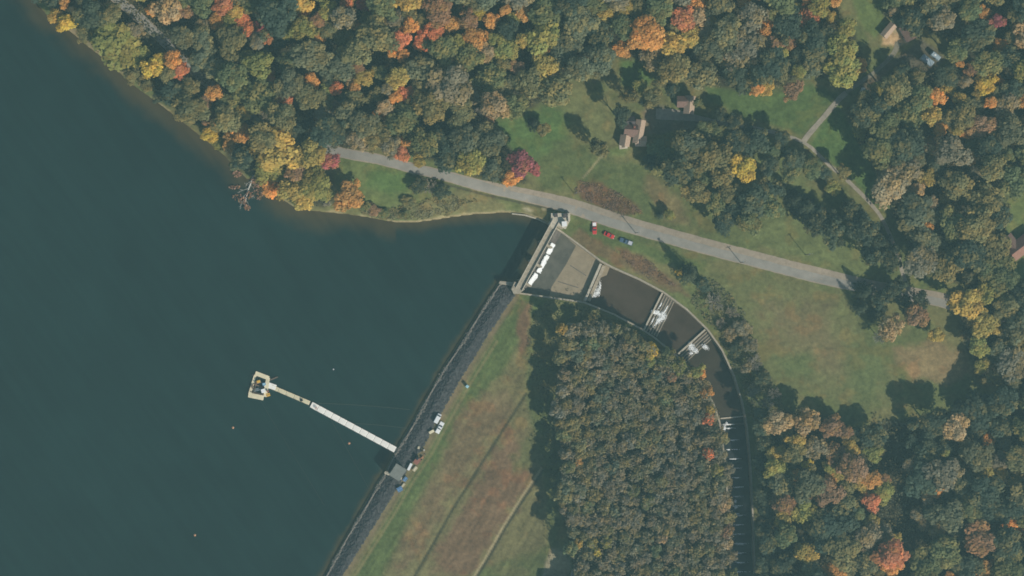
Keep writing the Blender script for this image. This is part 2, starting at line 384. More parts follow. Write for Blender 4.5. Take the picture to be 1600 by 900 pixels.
def ground_color(U, V):
    n1 = fbm(U, V, 60, 0); n2 = fbm(U, V, 14, 3); n3 = fbm(U, V, 7, 5, 3)
    C = np.ones(U.shape+(3,))*np.array(GRASS)
    def lay(mask, c):
        nonlocal C
        C = C*(1-mask[..., None])+np.array(c)*mask[..., None]
    lay(sstep(.48, .66, n1)*.6, DRY)
    box = (U > -120) & (U < 1740) & (V > -120) & (V < 1040)
    Ub, Vb = U, V
    for poly, c, soft, nz in PATCHES:
        us = [p[0] for p in poly]; vs2 = [p[1] for p in poly]
        sel = (U > min(us)-60) & (U < max(us)+60) & (V > min(vs2)-60) & (V < max(vs2)+60)
        if not sel.any(): continue
        d = sdf(poly, U[sel], V[sel]) + (n2[sel]-.5)*nz*2.2
        mk = np.zeros(U.shape); mk[sel] = 1-sstep(-soft, soft, d); lay(mk, c)
    # mottling of the swards
    n4 = vnoise(U/1.7, V/1.7, 4)-.5; C *= (1+(n2-.5)*.42+(n3-.5)*.42+n4*.22)[..., None]
    rd = sstep(.56, .72, fbm(U, V, 22, 6))
    C[..., 0] *= 1+.22*rd; C[..., 2] *= 1-.1*rd
    # streaks along the dam's face left by the mower
    a = (U*.55-V*-.84); st = vnoise((U*.84+V*.52)/2.6, (U*.52-V*.84)/26, 2)
    mow = vnoise((U*.26+V*.97)/2.3, (U*.97-V*.26)/60, 1)-.5
    C *= (1+mow*.16)[..., None]
    dam = inside([(812, 462), (500, 990), (860, 990), (822, 480)], U, V)
    C *= np.where(dam, 1+(st-.5)*.42, 1)[..., None]
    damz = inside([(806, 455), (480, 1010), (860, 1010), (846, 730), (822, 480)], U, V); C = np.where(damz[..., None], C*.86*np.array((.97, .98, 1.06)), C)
    # leaf litter under the woods, darkened for the shade between trees
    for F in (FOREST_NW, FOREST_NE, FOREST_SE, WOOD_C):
        d = sdf(F, U, V)+(n2-.5)*10; lay(1-sstep(-7, 5, d), SHADED_LITTER)
    far = ~((U > -100) & (U < 1750) & (V > -100) & (V < 1040))
    # lake margin: pale sand and stones, mud below the water line
    dl = sdf(LAKE, U, V)
    north = V < 360
    lay(np.where(north & (dl > -1) & (U < 862), np.clip(1-(dl-1.0)/(2.2+4*sstep(.5, .7, n2)), 0, 1)*.9*np.maximum(sstep(.50, .62, fbm(U, V, 34, 7))*.7, np.where(U > 605, .9, 0)), 0), (.36, .31, .23))
    beach = (1-sstep(0, 10, near([(108, 44), (140, 66), (165, 90), (188, 108)], U, V)[0]))
    lay(beach*.8, (.27, .21, .15))
    lay(np.where(dl < 0, 1.0, 0), (.14, .11, .06))
    # crest: bare shoulder and wheel tracks
    dc, _ = near([(p[0]+3, p[1]+2) for p in CREST], U, V)
    lay((1-sstep(1.5, 7, dc))*np.where(U < 812, .75, 0)*(.5+n2), (.20, .155, .115))
    for off, w in ((9, 1.0), (15, 1.0)):
        dt, _ = near([(p[0]+off, p[1]+off*.6) for p in CREST[1:]]+[], U, V)
        lay((1-sstep(w*.8, w*2.6, dt))*.55, (.21, .18, .11))
    dtr, _ = near([(p[0]+19, p[1]+11) for p in CREST], U, V)
    lay((1-sstep(1, 4.5, dtr))*.5, (.06, .10, .035))
    for L, c, w in ((DITCH1, (.035, .04, .03), 1.8), (DITCH2, (.30, .27, .20), 2.0)):
        dd, _ = near(L, U, V); lay((1-sstep(w*.6, w*1.5, dd))*.85, c)
    dd, _ = near([(p[0]+3.2, p[1]+2) for p in DITCH2], U, V); lay((1-sstep(.8, 2.8, dd))*.8, (.04, .045, .035))
    dd, _ = near([(640, 273), (700, 289), (760, 305), (820, 318), (862, 327)], U, V); lay((1-sstep(.8, 2.4, dd))*.8, (.055, .05, .04))
    # white stone by the roadside near the weir
    for (a, b, r) in ((827, 329, 5), (822, 326, 4), (850, 327, 3)):
        lay(np.clip(1-np.hypot((U-a)/2.2, V-b)/r*1.2, 0, 1), (.40, .38, .32))
    # foot-worn line up to the house
    dd, _ = near([(912, 277), (925, 262), (937, 247), (950, 238)], U, V); lay((1-sstep(.7, 2.0, dd))*.8, (.30, .27, .19))
    for L, w in (((897, 305, 0), (903, 285, 0)),):
        pass
    C = C*np.array((1.20, 1.09, .74))
    g = C.mean(-1, keepdims=True); C = g+(C-g)*.86
    return np.clip(C, .008, .8)
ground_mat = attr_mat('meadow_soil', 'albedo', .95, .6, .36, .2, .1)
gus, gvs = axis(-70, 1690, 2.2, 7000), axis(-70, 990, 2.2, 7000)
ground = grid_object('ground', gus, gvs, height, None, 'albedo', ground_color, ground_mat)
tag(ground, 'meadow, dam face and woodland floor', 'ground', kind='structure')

# lake: murky water whose colour clears to brown over the shallow margin
def water_color(U, V):
    dl = -sdf(LAKE, U, V)
    n = fbm(U, V, 30, 2)-.5; n2 = fbm(U, V, 8, 4, 3)-.5
    reach = 14+34*sstep(900, 350, V)*np.where(U < 620, 1, .35)*(.7+n)
    reach = np.where((V > 430) | ((U > 775) & (V > 420)), 15*(.7+n), reach)
    k = sstep(0, 1, np.clip((dl+n2*6)/np.maximum(reach, 4), 0, 1))
    near_weir = (1-sstep(0, 16, near(WEIRL, U, V)[0]))*.6
    deep = np.array((.0105, .0290, .0270)); shal = np.array((.072, .056, .025))
    C = shal*(1-k[..., None])+deep*k[..., None]
    C = C*(1-near_weir[..., None])+np.array((.045, .042, .022))*near_weir[..., None]
    w = vnoise((U*.8-V*.6)/6, (U*.6+V*.8)/55, 3)-.5+(fbm(U, V, 120, 6)-.5)*1.2
    return C*(1+n*.25+w*.28)[..., None]
def water_mat(name, rough=.12, scale=.8, bump=.02):
    m = bpy.data.materials.new(name); m.use_nodes = True; nt = m.node_tree; b = nt.nodes['Principled BSDF']
    at = nt.nodes.new('ShaderNodeAttribute'); at.attribute_name = 'albedo'; nt.links.new(at.outputs['Color'], b.inputs['Base Color'])
    b.inputs['Roughness'].default_value = rough; b.inputs['IOR'].default_value = 1.33
    tc = nt.nodes.new('ShaderNodeTexCoord'); n = nt.nodes.new('ShaderNodeTexNoise'); n.inputs['Scale'].default_value = scale; n.inputs['Detail'].default_value = 3
    nt.links.new(tc.outputs['Object'], n.inputs['Vector'])
    bp = nt.nodes.new('ShaderNodeBump'); bp.inputs['Distance'].default_value = bump
    nt.links.new(n.outputs['Fac'], bp.inputs['Height']); nt.links.new(bp.outputs[0], b.inputs['Normal'])
    return m
lake = grid_object('lake_water', axis(-70, 900, 3.0, 7000)[axis(-70, 900, 3.0, 7000) < 905], axis(-70, 990, 3.0, 7000),
                   lambda U, V: np.zeros(U.shape), lambda U, V: (sdf(LAKE, U, V) < 1.0), 'albedo', water_color, water_mat('lake_surface'))
tag(lake, 'deep green-blue lake water', 'water', kind='structure')

# ------------------------------------------------------------------ roads
def ribbon(name, pts, widths, material, dz=.05, step=6, kind='structure', jitter=.35, label=None, cat=None, fwd=0):
    # resample with Catmull-Rom
    L = []
    n = len(pts)
    for i in range(n-1):
        p0, p1, p2, p3 = pts[max(i-1, 0)], pts[i], pts[i+1], pts[min(i+2, n-1)]
        m = max(1, int(math.hypot(p2[0]-p1[0], p2[1]-p1[1])/step))
        for k in range(m):
            t = k/m
            q = [.5*((2*p1[j])+(-p0[j]+p2[j])*t+(2*p0[j]-5*p1[j]+4*p2[j]-p3[j])*t*t+(-p0[j]+3*p1[j]-3*p2[j]+p3[j])*t**3) for j in (0, 1)]
            w0, w1 = widths[i], widths[i+1]
            L.append((q[0], q[1], w0[0]+(w1[0]-w0[0])*t, w0[1]+(w1[1]-w0[1])*t))
    L.append((*pts[-1][:2], *widths[-1]))
    mb = MB(); cross = 5; r = random.Random(len(name)); allp = []
    for i, (u, v, wl_, wr_) in enumerate(L):
        a = L[max(i-1, 0)]; b = L[min(i+1, len(L)-1)]; dx, dy = b[0]-a[0], b[1]-a[1]; l = math.hypot(dx, dy)+1e-9; nx, ny = -dy/l, dx/l
        wl2 = wl_+r.uniform(-jitter, jitter); wr2 = wr_+r.uniform(-jitter, jitter)
        for k in range(cross): 
            o = -wl2+(wl2+wr2)*k/(cross-1); allp.append((u+nx*o, v+ny*o))
    A = np.array(allp); Z = height(A[:, 0], A[:, 1])
    Z = Z.reshape(-1, cross)
    Zs = np.maximum(Z, (np.roll(Z, 1, 0)+np.roll(Z, -1, 0))/2)
    Zs[0] = Z[0]; Zs[-1] = Z[-1]
    Zs = Zs.reshape(-1)+dz
    for (u, v), z in zip(allp, Zs): mb.v.append(P(u, v, float(z)))
    for i in range(len(L)-1):
        for k in range(cross-1):
            j = i*cross+k; mb.f.append((j, j+1, j+cross+1, j+cross))
    o = mb.build(name, material); tag(o, label, cat, kind=kind); return o
asph = mat('worn_asphalt', (.27, .255, .222), .9, .16, .22, .01, detail=9)
grav = mat('pinkish_gravel', (.32, .265, .20), .95, .14, .6, .02)
lane_dim = mat('shade_dimmed_gravel', (.20, .18, .13), .95, .25, .6, .02)  # darker copy of the lane gravel, the clearing's shade put into its colour
lane = mat('pale_gravel', (.32, .28, .22), .95, .2, .6, .02)
ROADC = [(120, -60), (178, -6), (222, 32), (268, 76), (325, 130), (400, 185), (470, 220), (530, 238), (590, 249), (640, 262), (695, 275), (750, 290), (800, 301), (850, 312), (900, 325), (950, 342), (1000, 357),
         (1050, 371), (1100, 385), (1150, 398), (1200, 411), (1250, 424), (1300, 436), (1350, 447), (1410, 458), (1480, 472), (1540, 500), (1620, 540), (1700, 575)]
Wn = [(7, 7)]*11+[(8, 8), (9, 9), (10, 10), (11, 11)]+[(11.5, 11)]*8+[(10, 10)]*6
# shoulder first (the wider, lower sheet), the asphalt on it
ribbon('road_shoulder', ROADC, [(a+1.5, b+.8) for a, b in Wn], grav, .05, label='pinkish gravel verge of the road', cat='road')
ribbon('road', ROADC, [(a*(.95 if i < 12 else .25), b*.92) for i, (a, b) in enumerate(Wn)], asph, .075, jitter=.5, label='grey paved road passing the dam', cat='road')
ribbon('house_driveway', [(1425, 462), (1412, 432), (1402, 396), (1376, 338), (1335, 292), (1296, 258), (1258, 224), (1210, 207), (1150, 196), (1100, 187), (1055, 180), (1025, 178)],
       [(3.2, 3)]*2+[(3, 2.8)]*4+[(2.6, 2.6)]*2+[(4, 4)]*2+[(8, 9)]*2, lane, .06, label='gravel driveway to the brown house', cat='driveway')
ribbon('forest_driveway', [(1254, 223), (1268, 205), (1290, 180), (1312, 154), (1322, 145)], [(4, 5), (4, 4), (4, 4), (4.5, 4.5), (4, 4)], lane, .085,
       label='gravel driveway branching into the trees', cat='driveway')
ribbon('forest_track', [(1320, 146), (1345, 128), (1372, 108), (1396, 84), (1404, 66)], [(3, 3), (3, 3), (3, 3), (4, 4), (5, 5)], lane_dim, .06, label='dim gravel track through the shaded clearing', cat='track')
for i, (a, b, c, d) in enumerate([(962, 338, 984, 364), (1142, 392, 1158, 411)]):
    pass

# ------------------------------------------------------------------ riprap on the upstream face
def rock(mb, x, y, z, r, rg):
    i = len(mb.v); n = 5
    a0 = rg.uniform(0, 6.3)
    for k in range(n):
        t = a0+2*math.pi*k/n; rr = r*rg.uniform(.8, 1.15); mb.v.append((x+math.cos(t)*rr, y+math.sin(t)*rr, z-r*.3))
    for k in range(n):
        t = a0+.3+2*math.pi*k/n; rr = r*rg.uniform(.45, .75); mb.v.append((x+math.cos(t)*rr, y+math.sin(t)*rr, z+r*rg.uniform(.3, .6)))
    for k in range(n):
        j = (k+1) % n; mb.f.append((i+k, i+j, i+n+j, i+n+k))
    mb.f.append(tuple(i+n+k for k in range(n)))
def lerp_line(A, B, t):
    """point at fraction t of two polylines"""
    def at(L):
        d = [0]
        for a, b in zip(L[:-1], L[1:]): d.append(d[-1]+math.hypot(b[0]-a[0], b[1]-a[1]))
        x = t*d[-1]
        for k in range(len(L)-1):
            if x <= d[k+1] or k == len(L)-2:
                q = (x-d[k])/(d[k+1]-d[k]); return (L[k][0]+(L[k+1][0]-L[k][0])*q, L[k][1]+(L[k+1][1]-L[k][1])*q)
    return at(A), at(B)
dw_ = [(786, 441)]+DAMW[1:13]; cr_ = CREST[:10]
rg = random.Random(3)
pos = []
# water-side distance is what shapes the slope; scatter between the two lines
for k in range(9000):
    a, b = lerp_line(dw_, cr_, rg.random()); s = rg.random()
    s = .12+.88*s if True else s
    pos.append((a[0]+(b[0]-a[0])*s, a[1]+(b[1]-a[1])*s, s))
A = np.array(pos); Z = height(A[:, 0], A[:, 1])
mb = MB(); mbp = MB()
for (u, v, s), z in zip(pos, Z):
    x, y, _ = P(u, v, z); rock(mb, x, y, z, rg.uniform(.35, .8), rg)
o = mb.build('riprap', stone); tag(o, 'dark stone riprap on the upstream face of the dam', 'riprap', kind='stuff')
for k in range(2600):
    a, b = lerp_line(dw_, cr_, rg.random()); s = .13+rg.gauss(0, .022)*(1+.8*math.sin(a[1]*.11))+.03*math.sin(a[1]*.05)
    u, v = a[0]+(b[0]-a[0])*s, a[1]+(b[1]-a[1])*s; z = max(.1, hg(u, v))
    x, y, _ = P(u, v, z); rock(mbp, x, y, z+.6, rg.uniform(.18, .45), rg)
o = mbp.build('waterline_stones', stone_pale); tag(o, 'pale stone line just above the water', 'stones', kind='stuff')
# stone bed sheet beneath the rocks
mb = MB(); n = 120
for i in range(n+1):
    a, b = lerp_line(dw_, cr_, i/n)
    for s in (.04, .3, .6, .97):
        u, v = a[0]+(b[0]-a[0])*s, a[1]+(b[1]-a[1])*s; mb.v.append(P(u, v, hg(u, v)+.18))
for i in range(n):
    for k in range(3): j = i*4+k; mb.f.append((j, j+1, j+5, j+4))
o = mb.build('riprap_bed', stone); tag(o, 'dark gravel bed under the riprap', 'riprap', kind='stuff')

# ------------------------------------------------------------------ spillway channel
def wall_strip(name, pts, thick, depth, side, material, label, cat='wall', lift=.25, cap=True):
    mb = MB(); rows = []
    for i, p in enumerate(pts):
        a = pts[max(i-1, 0)]; b = pts[min(i+1, len(pts)-1)]; dx, dy = b[0]-a[0], b[1]-a[1]; l = math.hypot(dx, dy); nx, ny = -dy/l*side, dx/l*side
        q = (p[0]+nx*thick, p[1]+ny*thick)
        rows.append((P(p[0], p[1], p[2]+lift), P(q[0], q[1], p[2]+lift)))
    for (a, b) in rows:
        mb.v += [a, b, (b[0], b[1], b[2]-depth), (a[0], a[1], a[2]-depth)]
    for i in range(len(rows)-1):
        for k in range(4): j = (k+1) % 4; mb.f.append((i*4+k, i*4+j, i*4+4+j, i*4+4+k))
    mb.f += [(0, 1, 2, 3), tuple(len(rows)*4-4+k for k in (3, 2, 1, 0))]
    root = mb.build(name, material); tag(root, label, cat); return root
RWd = [p for p in RW if p[1] < 930]; LWd = [p for p in LW if p[1] < 930]
wall_strip('retaining_wall', RWd, 2.6, 8, -1, concrete, 'long curved concrete wall along the meadow side of the spillway')
wall_strip('retaining_wall', LWd, 2.6, 8, 1, concrete, 'concrete wall along the wooded side of the spillway')
def line_pt(L, v=None, u=None):
    for a, b in zip(L[:-1], L[1:]):
        if u is not None and a[0] <= u <= b[0] and b[0] > a[0]: t = (u-a[0])/(b[0]-a[0]); return tuple(a[k]+(b[k]-a[k])*t for k in range(3))
        if v is not None and a[1] <= v <= b[1]: t = (v-a[1])/(b[1]-a[1]); return tuple(a[k]+(b[k]-a[k])*t for k in range(3))
def sheet(name, pts, z, material, kind='structure', label=None, cat=None):
    mb = MB().poly([P(u, v, (z if not callable(z) else z(u, v))) for u, v in pts]); o = mb.build(name, material)
    m = o.data
    if m.polygons[0].normal.z < 0: m.flip_normals()
    if len(pts) > 4:
        b = bmesh.new(); b.from_mesh(m); bmesh.ops.triangulate(b, faces=b.faces[:]); b.to_mesh(m); b.free()
    tag(o, label, cat, kind=kind); return o
def seg(L, u0, u1): return [(p[0], p[1]) for p in L if u0 < p[0] < u1]
def ridge(L, side):  # shift outwards so the sheet ends under the wall
    return [(p[0], p[1]+side) for p in L]
F1, P2, P3, P4 = -1.6, -4.2, -6.2, -8.6
tan_floor = mat('sunlit_apron', (.30, .245, .165), .9, .14, .35, .02)
wet_floor = mat('wet_apron', (.075, .072, .058), .35, .30, .25, .02, col2=(.15, .145, .115))
sheet('spillway_floor', [(852, 350), (880, 360), (900, 379), (938, 409), (914, 473), (868, 467), (806, 459)], F1, tan_floor, label='tan concrete floor of the upper spillway basin', cat='floor')
sheet('wet_floor', [(866, 356), (881, 367), (900, 384), (884, 414), (862, 448), (857, 466), (806, 458)], F1+.02, wet_floor, label='wet dark part of the upper basin floor', cat='floor')
for a, b, c, d in ((891, 414, 916, 430), (872, 439, 904, 449)):
    sheet('floor_joint', [(a, b), (c, d), (c-.5, d+1.2), (a-.5, b+1.2)], F1+.012, concrete_dark, label=None, cat=None)
def brown_water(name, deep, shal):
    m = mat(name, deep, .25, .3, .12, .02, col2=shal, spec=.25, detail=8); return m
pool_m = brown_water('pool_brown', (.050, .036, .022), (.085, .062, .042))
pool_d = brown_water('pool_grey', (.040, .032, .020), (.070, .056, .036))
chan_m = brown_water('stream_dark', (.020, .026, .03), (.032, .038, .04))
sheet('pool_water', [(940, 406), (955, 416), (1000, 436), (1039, 457), (1009, 518), (960, 491), (926, 477), (912, 472)], P2, pool_m, label='brown still water of the first pool', cat='water')
sheet('pool_water', [(1037, 456), (1074, 482), (1108, 515), (1060, 558), (1022, 528), (1004, 515)], P3, pool_m, label='brown still water of the second pool', cat='water')
sheet('pool_water', [(1105, 513), (1130, 546), (1149, 588), (1162, 630), (1168, 656), (1122, 656), (1112, 630), (1089, 592), (1056, 557)], P4, pool_d, label='grey-brown water of the third pool', cat='water')
# stepped stream
st = [(656, -9.6)]; vv = 672; z = -9.9
while vv < 990: st.append((vv, z)); vv += 14.7; z -= .27
for (v0, z0), (v1, z1) in zip(st[:-1], st[1:]):
    a = line_pt(LW, v=v0); b = line_pt(RW, v=v0); c = line_pt(RW, v=v1); d = line_pt(LW, v=v1)
    if not all((a, b, c, d)): break
    mbx = MB()
    mbx.poly([P(a[0]-2, v0, z0), P(b[0]+2, v0, z0), P(c[0]+2, v1, z0), P(d[0]-2, v1, z0)])
    mbx.poly([P(d[0]-2, v1, z0), P(c[0]+2, v1, z0), P(c[0]+2, v1+.3, z1), P(d[0]-2, v1+.3, z1)])
    o = mbx.build('stream_water', chan_m); tag(o, 'dark stream water below the pools', 'water', kind='structure')

def concrete_beam(mb, a, b, z0, z1, w, off=0):
    pa = Vector(P(a[0], a[1], z1)); pb = Vector(P(b[0], b[1], z1)); d = (pb-pa); d.z = 0; d.normalize(); n = Vector((-d.y, d.x, 0))*(w*S/2)
    o = Vector((-d.y, d.x, 0))*off*S
    mb.prism([pa-n+o, pb-n+o, pb+n+o, pa+n+o], z0, z1)
# first sill and its apron
r = empty('cross_sill', P(925, 440, F1)); tag(r, 'straight concrete sill closing the tan upper basin', 'sill')
mb = MB(); concrete_beam(mb, (939, 412), (914, 470), P2-2, F1+2.0, 3.6); o = mb.build('sill_beam', concrete_light); o.parent = r; o.location = -r.location
mb = MB(); concrete_beam(mb, (944, 415), (920, 470), P2-2, F1+.1, 5.0); o = mb.build('sill_apron', concrete); o.parent = r; o.location = -r.location
sheet('apron_slab', [(938, 409), (953, 417), (948, 430), (933, 436)], P2+1.6, tan_floor, label='small sunlit slab beside the first sill', cat='floor')
def cascade(a, b, z_hi, z_lo, n, w, label, pitch):
    r = empty('stepped_weir', P((a[0]+b[0])/2, (a[1]+b[1])/2, z_lo)); tag(r, label, 'weir')
    mb = MB(); concrete_beam(mb, a, b, z_lo-2, z_hi+.9, 2.6); o = mb.build('sill_beam', concrete_light); o.parent = r; o.location = -r.location
    L = math.hypot(b[0]-a[0], b[1]-a[1]); nx, ny = -(b[1]-a[1])/L, (b[0]-a[0])/L
    if nx*1+ny*.6 < 0: nx, ny = -nx, -ny
    for k in range(n):
        o_ = 3.2+k*pitch; zz = z_hi-.1-(z_hi-z_lo)*(k+.3)/n
        sh = .10*k
        mb = MB(); a2 = (a[0]+nx*o_, a[1]+ny*o_); b2 = (b[0]+nx*o_, b[1]+ny*o_)
        concrete_beam(mb, a2, b2, z_lo-2, zz, pitch*.98); o = mb.build('step', concrete_dark); o.parent = r; o.location = -r.location
        mb = MB(); concrete_beam(mb, (a[0]+nx*(o_+pitch*.35), a[1]+ny*(o_+pitch*.35)), (b[0]+nx*(o_+pitch*.35), b[1]+ny*(o_+pitch*.35)), z_lo-1.5, zz+.28, pitch*.3)
        o2 = mb.build('step_lip', concrete); o2.parent = o
    return r
cascade((1035, 458), (1006, 516), P2, P3, 5, 4, 'stepped concrete weir between first and second brown pools', 4.4)
cascade((1102, 515), (1060, 553), P3, P4, 4, 4, 'stepped concrete weir below the second brown pool', 4.2)
# lowest weir at the end of the third pool
r = empty('low_weir', P(1146, 656, P4)); tag(r, 'low concrete weir where the pool meets the shaded stream', 'weir')
mb = MB(); concrete_beam(mb, (1126, 654), (1166, 650), -12, P4+.35, 2.0); o = mb.build('sill_beam', concrete_light); o.parent = r; o.location = -r.location
mb = MB(); concrete_beam(mb, (1126, 664), (1167, 662), -12, P4-.5, 3.0); o = mb.build('step', concrete_dark); o.parent = r; o.location = -r.location

# foam
def foam_patch(name, blobs, z, seed, label):
    rg = random.Random(seed); mb = MB()
    for (u, v, ru, rv, ang) in blobs:
        n = int(22+ru*rv*3.2)
        for k in range(n):
            t = rg.uniform(0, 6.283); q = rg.random()**.62*rg.uniform(.9, 1.25); du, dv = math.cos(t)*q*ru, math.sin(t)*q*rv
            ca, sa = math.cos(ang), math.sin(ang); uu, v2 = u+du*ca-dv*sa, v+du*sa+dv*ca
            zz = z(uu, v2) if callable(z) else z
            x, y, _ = P(uu, v2, zz); rock(mb, x, y, zz+.03, rg.uniform(.14, .36)*(1.25-q*.75), rg)
    o = mb.build(name, foam, smooth=True); tag(o, label, 'white water', kind='stuff'); return o
foam_patch('white_water', [(932, 457, 6, 6.5, 0), (937, 448, 2.4, 10, .1), (928, 461, 4.5, 4, 0), (932, 446, 1, 7, .2)], P2+.1, 1, 'foaming water at the foot of the first sill')
foam_patch('white_water', [(1027, 489, 11, 4, .3), (1036, 494, 6, 8, .2), (1030, 500, 4, 7, .5), (1025, 505, 1.5, 8, .6), (1020, 487, 4, 3, 0), (1040, 484, 1, 8, .5), (1031, 478, .9, 7, .5), (1020, 500, .8, 7, .5)], lambda u, v: P2+.5-.065*max(0, (u-1018)*.87+(v-487)*.45), 2, 'foaming water on the middle stepped weir')
foam_patch('white_water', [(1081, 543, 6, 6, .6), (1087, 548, 5, 4, .6), (1078, 538, 4, 4, .6), (1080, 552, 3, 2.5, 0)], P3+.1, 3, 'bright foaming patch below the third sill')
foam_patch('white_water', [(1102, 542, 7.5, 3.5, .7)], P3-.3, 4, 'small foam streak near the curved wall')
foam_patch('white_water', [(1132, 668, 2.5, 5, .1), (1138, 663, 10, .8, 0), (1140, 669, 9, .7, 0), (1135, 662, 2, 3, 0), (1148, 652, 4, .9, 0), (1127, 653, 4, .9, 0)], P4-.4, 5, 'foam at the low weir')
ri = random.Random(9)
bl = []
for k, (v0, z0) in enumerate(st[2:-1]):
    a = line_pt(LW, v=v0); b = line_pt(RW, v=v0)
    if not a or v0 > 930: break
    cx = a[0]+(b[0]-a[0])*(.28); 
    strong = ri.uniform(1.3, 2.0) if v0 > 835 else ri.uniform(.5, .9)
    foam_patch('white_water', [(cx+ri.uniform(4, 9), v0+.5, 6*strong+4, .55, ri.uniform(-.06, .02)), (cx+ri.uniform(-5, 6), v0+1, 5*strong+.5, 1.1*strong+.1, 0)], z0+.1, 20+k, 'thin foam line on a step of the stream')
foam_patch('white_water', [(1149, 783, 2, 2.5, 0), (1150, 792, 3, 3, 0), (1147, 803, 9, 1.1, 0)], -11.5, 44, 'foam where the stream leaves the tree shade')

# bridge over the weir crest
BA, BB = (869, 345), (811, 452)
r = empty('spillway_bridge', P(840, 398, 5.6)); tag(r, 'narrow concrete bridge crossing above the spillway gates', 'bridge')
def child(mb, name, m, par, bevel=0):
    o = mb.build(name, m, bevel=bevel); o.parent = par; o.location = -par.location if par.parent is None else (0, 0, 0); return o
mb = MB(); concrete_beam(mb, BA, BB, 5.0, 5.6, 11.0); child(mb, 'deck', concrete, r)
for off in (-5.2, 5.2):
    mb = MB(); concrete_beam(mb, BA, BB, 5.55, 6.5, 1.3, off); child(mb, 'parapet', concrete_light, r)
for k in range(4):
    t = .06+k*.28; c = (BA[0]+(BB[0]-BA[0])*t, BA[1]+(BB[1]-BA[1])*t)
    d = Vector((BB[0]-BA[0], -(BB[1]-BA[1]), 0)).normalized(); n = Vector((-d.y, d.x, 0)); pc = Vector(P(c[0], c[1], 0)); pc.z = 0
    if n.x < 0: n = -n
    mb = MB(); mb.prism([pc-n*2.2-d*.6, pc+n*3.4-d*.5, pc+n*4.0, pc+n*3.4+d*.5, pc-n*2.2+d*.6, pc-n*2.9], F1-1, 5.0); child(mb, 'pier', concrete, r)
# crest of the weir (ogee) under the bridge
r = empty('overflow_weir', P(845, 402, F1)); tag(r, 'concrete overflow weir under the bridge', 'weir')
mb = MB(); pa = Vector(P(BA[0], BA[1]+8, 0)); pb = Vector(P(BB[0]-1, BB[1]+2, 0)); d = (pb-pa).normalized(); n = Vector((-d.y, d.x, 0)); n = n if n.x > 0 else -n
prof = [(-1.2, -3), (-1.0, -.1), (0, .12), (1.3, -.05), (2.4, -.7), (3.4, F1+.1), (4.2, F1-.1)]
for q in (pa, pb):
    for o_, zz in prof: w = q+n*o_; mb.v.append((w.x, w.y, zz))
k = len(prof)
for i in range(k-1): mb.f.append((i, i+1, k+i+1, k+i))
mb.f.append(tuple(range(k))); mb.f.append(tuple(range(2*k-1, k-1, -1)))
child(mb, 'crest', concrete_dark, r)
# water sheeting over three bays
def spill(u0, v0, u1, v1, seed, lab):
    rg = random.Random(seed); mb = MB(); m = 60
    for k in range(m*9):
        t = rg.random(); w = max(-2.9, min(3.6, rg.gauss(0, 1.6))); u = u0+(u1-u0)*t; v = v0+(v1-v0)*t; L = math.hypot(u1-u0, v1-v0); nx, ny = -(v1-v0)/L, (u1-u0)/L
        if nx < 0: nx, ny = -nx, -ny
        zz = -.2-.4*(w+2.6)/5.2*2.6
        x, y, _ = P(u+nx*w, v+ny*w, zz); rock(mb, x, y, zz+.25, rg.uniform(.2, .42), rg)
    o = mb.build('white_water', foam, smooth=True); tag(o, lab, 'white water', kind='stuff')
spill(864, 381, 856, 396, 61, 'white water spilling through the bay nearest the road')
spill(855, 399, 841, 425, 62, 'white water spilling through the middle bay')
spill(838, 428, 826, 445, 63, 'white water spilling through the bay nearest the dam')
# abutments
r = empty('bridge_abutment', P(876, 340, 5.5)); tag(r, 'concrete abutment with two dark shadow blocks at the road end of the bridge', 'abutment')
z0 = 5.9
mb = MB(); pts = [P(u, v, z0) for u, v in ((861, 333), (861, 344), (857, 349), (863, 358), (872, 352), (884, 358), (891, 344), (891, 333))]
mb.prism([p[:2] for p in pts], 0, z0); child(mb, 'slab', concrete_light, r)
for (u, v, s) in ((868.5, 336.5, 5.4), (883, 337, 6.4)):
    p = P(u, v, z0)
    mb = MB().box((p[0], p[1], z0+.45), (s*S, s*S, .9), .1); child(mb, 'shadow_block', dark_roof, r)  # dark blocks stand in for the shadows between the pillars
p = P(888, 341, z0); mb = MB().box((p[0], p[1], z0+.5), (1.6*S, 12*S, 1.0), .1); child(mb, 'parapet', concrete_light, r)
r = empty('control_cabinet', P(881, 350, z0)); tag(r, 'white box-shaped cabinet standing on the bridge abutment', 'cabinet')
mb = MB().box((0, 0, .95), (1.9, 2.0, 1.9), .1, ); o = mb.build('housing', white_metal, r, bevel=.05)
mb = MB().box((0, 0, 1.95), (2.1, 2.2, .12), .1); mb.build('lid', white_metal, r)
r = empty('dam_abutment', P(808, 452, 2.5)); tag(r, 'concrete corner block where the bridge meets the dam', 'abutment')
mb = MB(); pts = [P(u, v, 5.7) for u, v in ((804, 440), (799, 452), (803, 460), (811, 459), (820, 452), (815, 445))]; mb.prism([p[:2] for p in pts], -2, 5.7); child(mb, 'slab', concrete, r)
mb = MB(); pts = [P(u, v, 5.2) for u, v in ((782, 439), (780, 443), (800, 447), (803, 441))]; mb.prism([p[:2] for p in pts], -3, 3.0); child(mb, 'wing_wall', concrete, r)
wall_strip('retaining_wall', [(857, 349, 1.2), (840, 341, 1.0), (820, 335, .9), (800, 333, .5)], 2.0, 3, -1, concrete_light, 'low pale wall edging the lake beside the bridge')

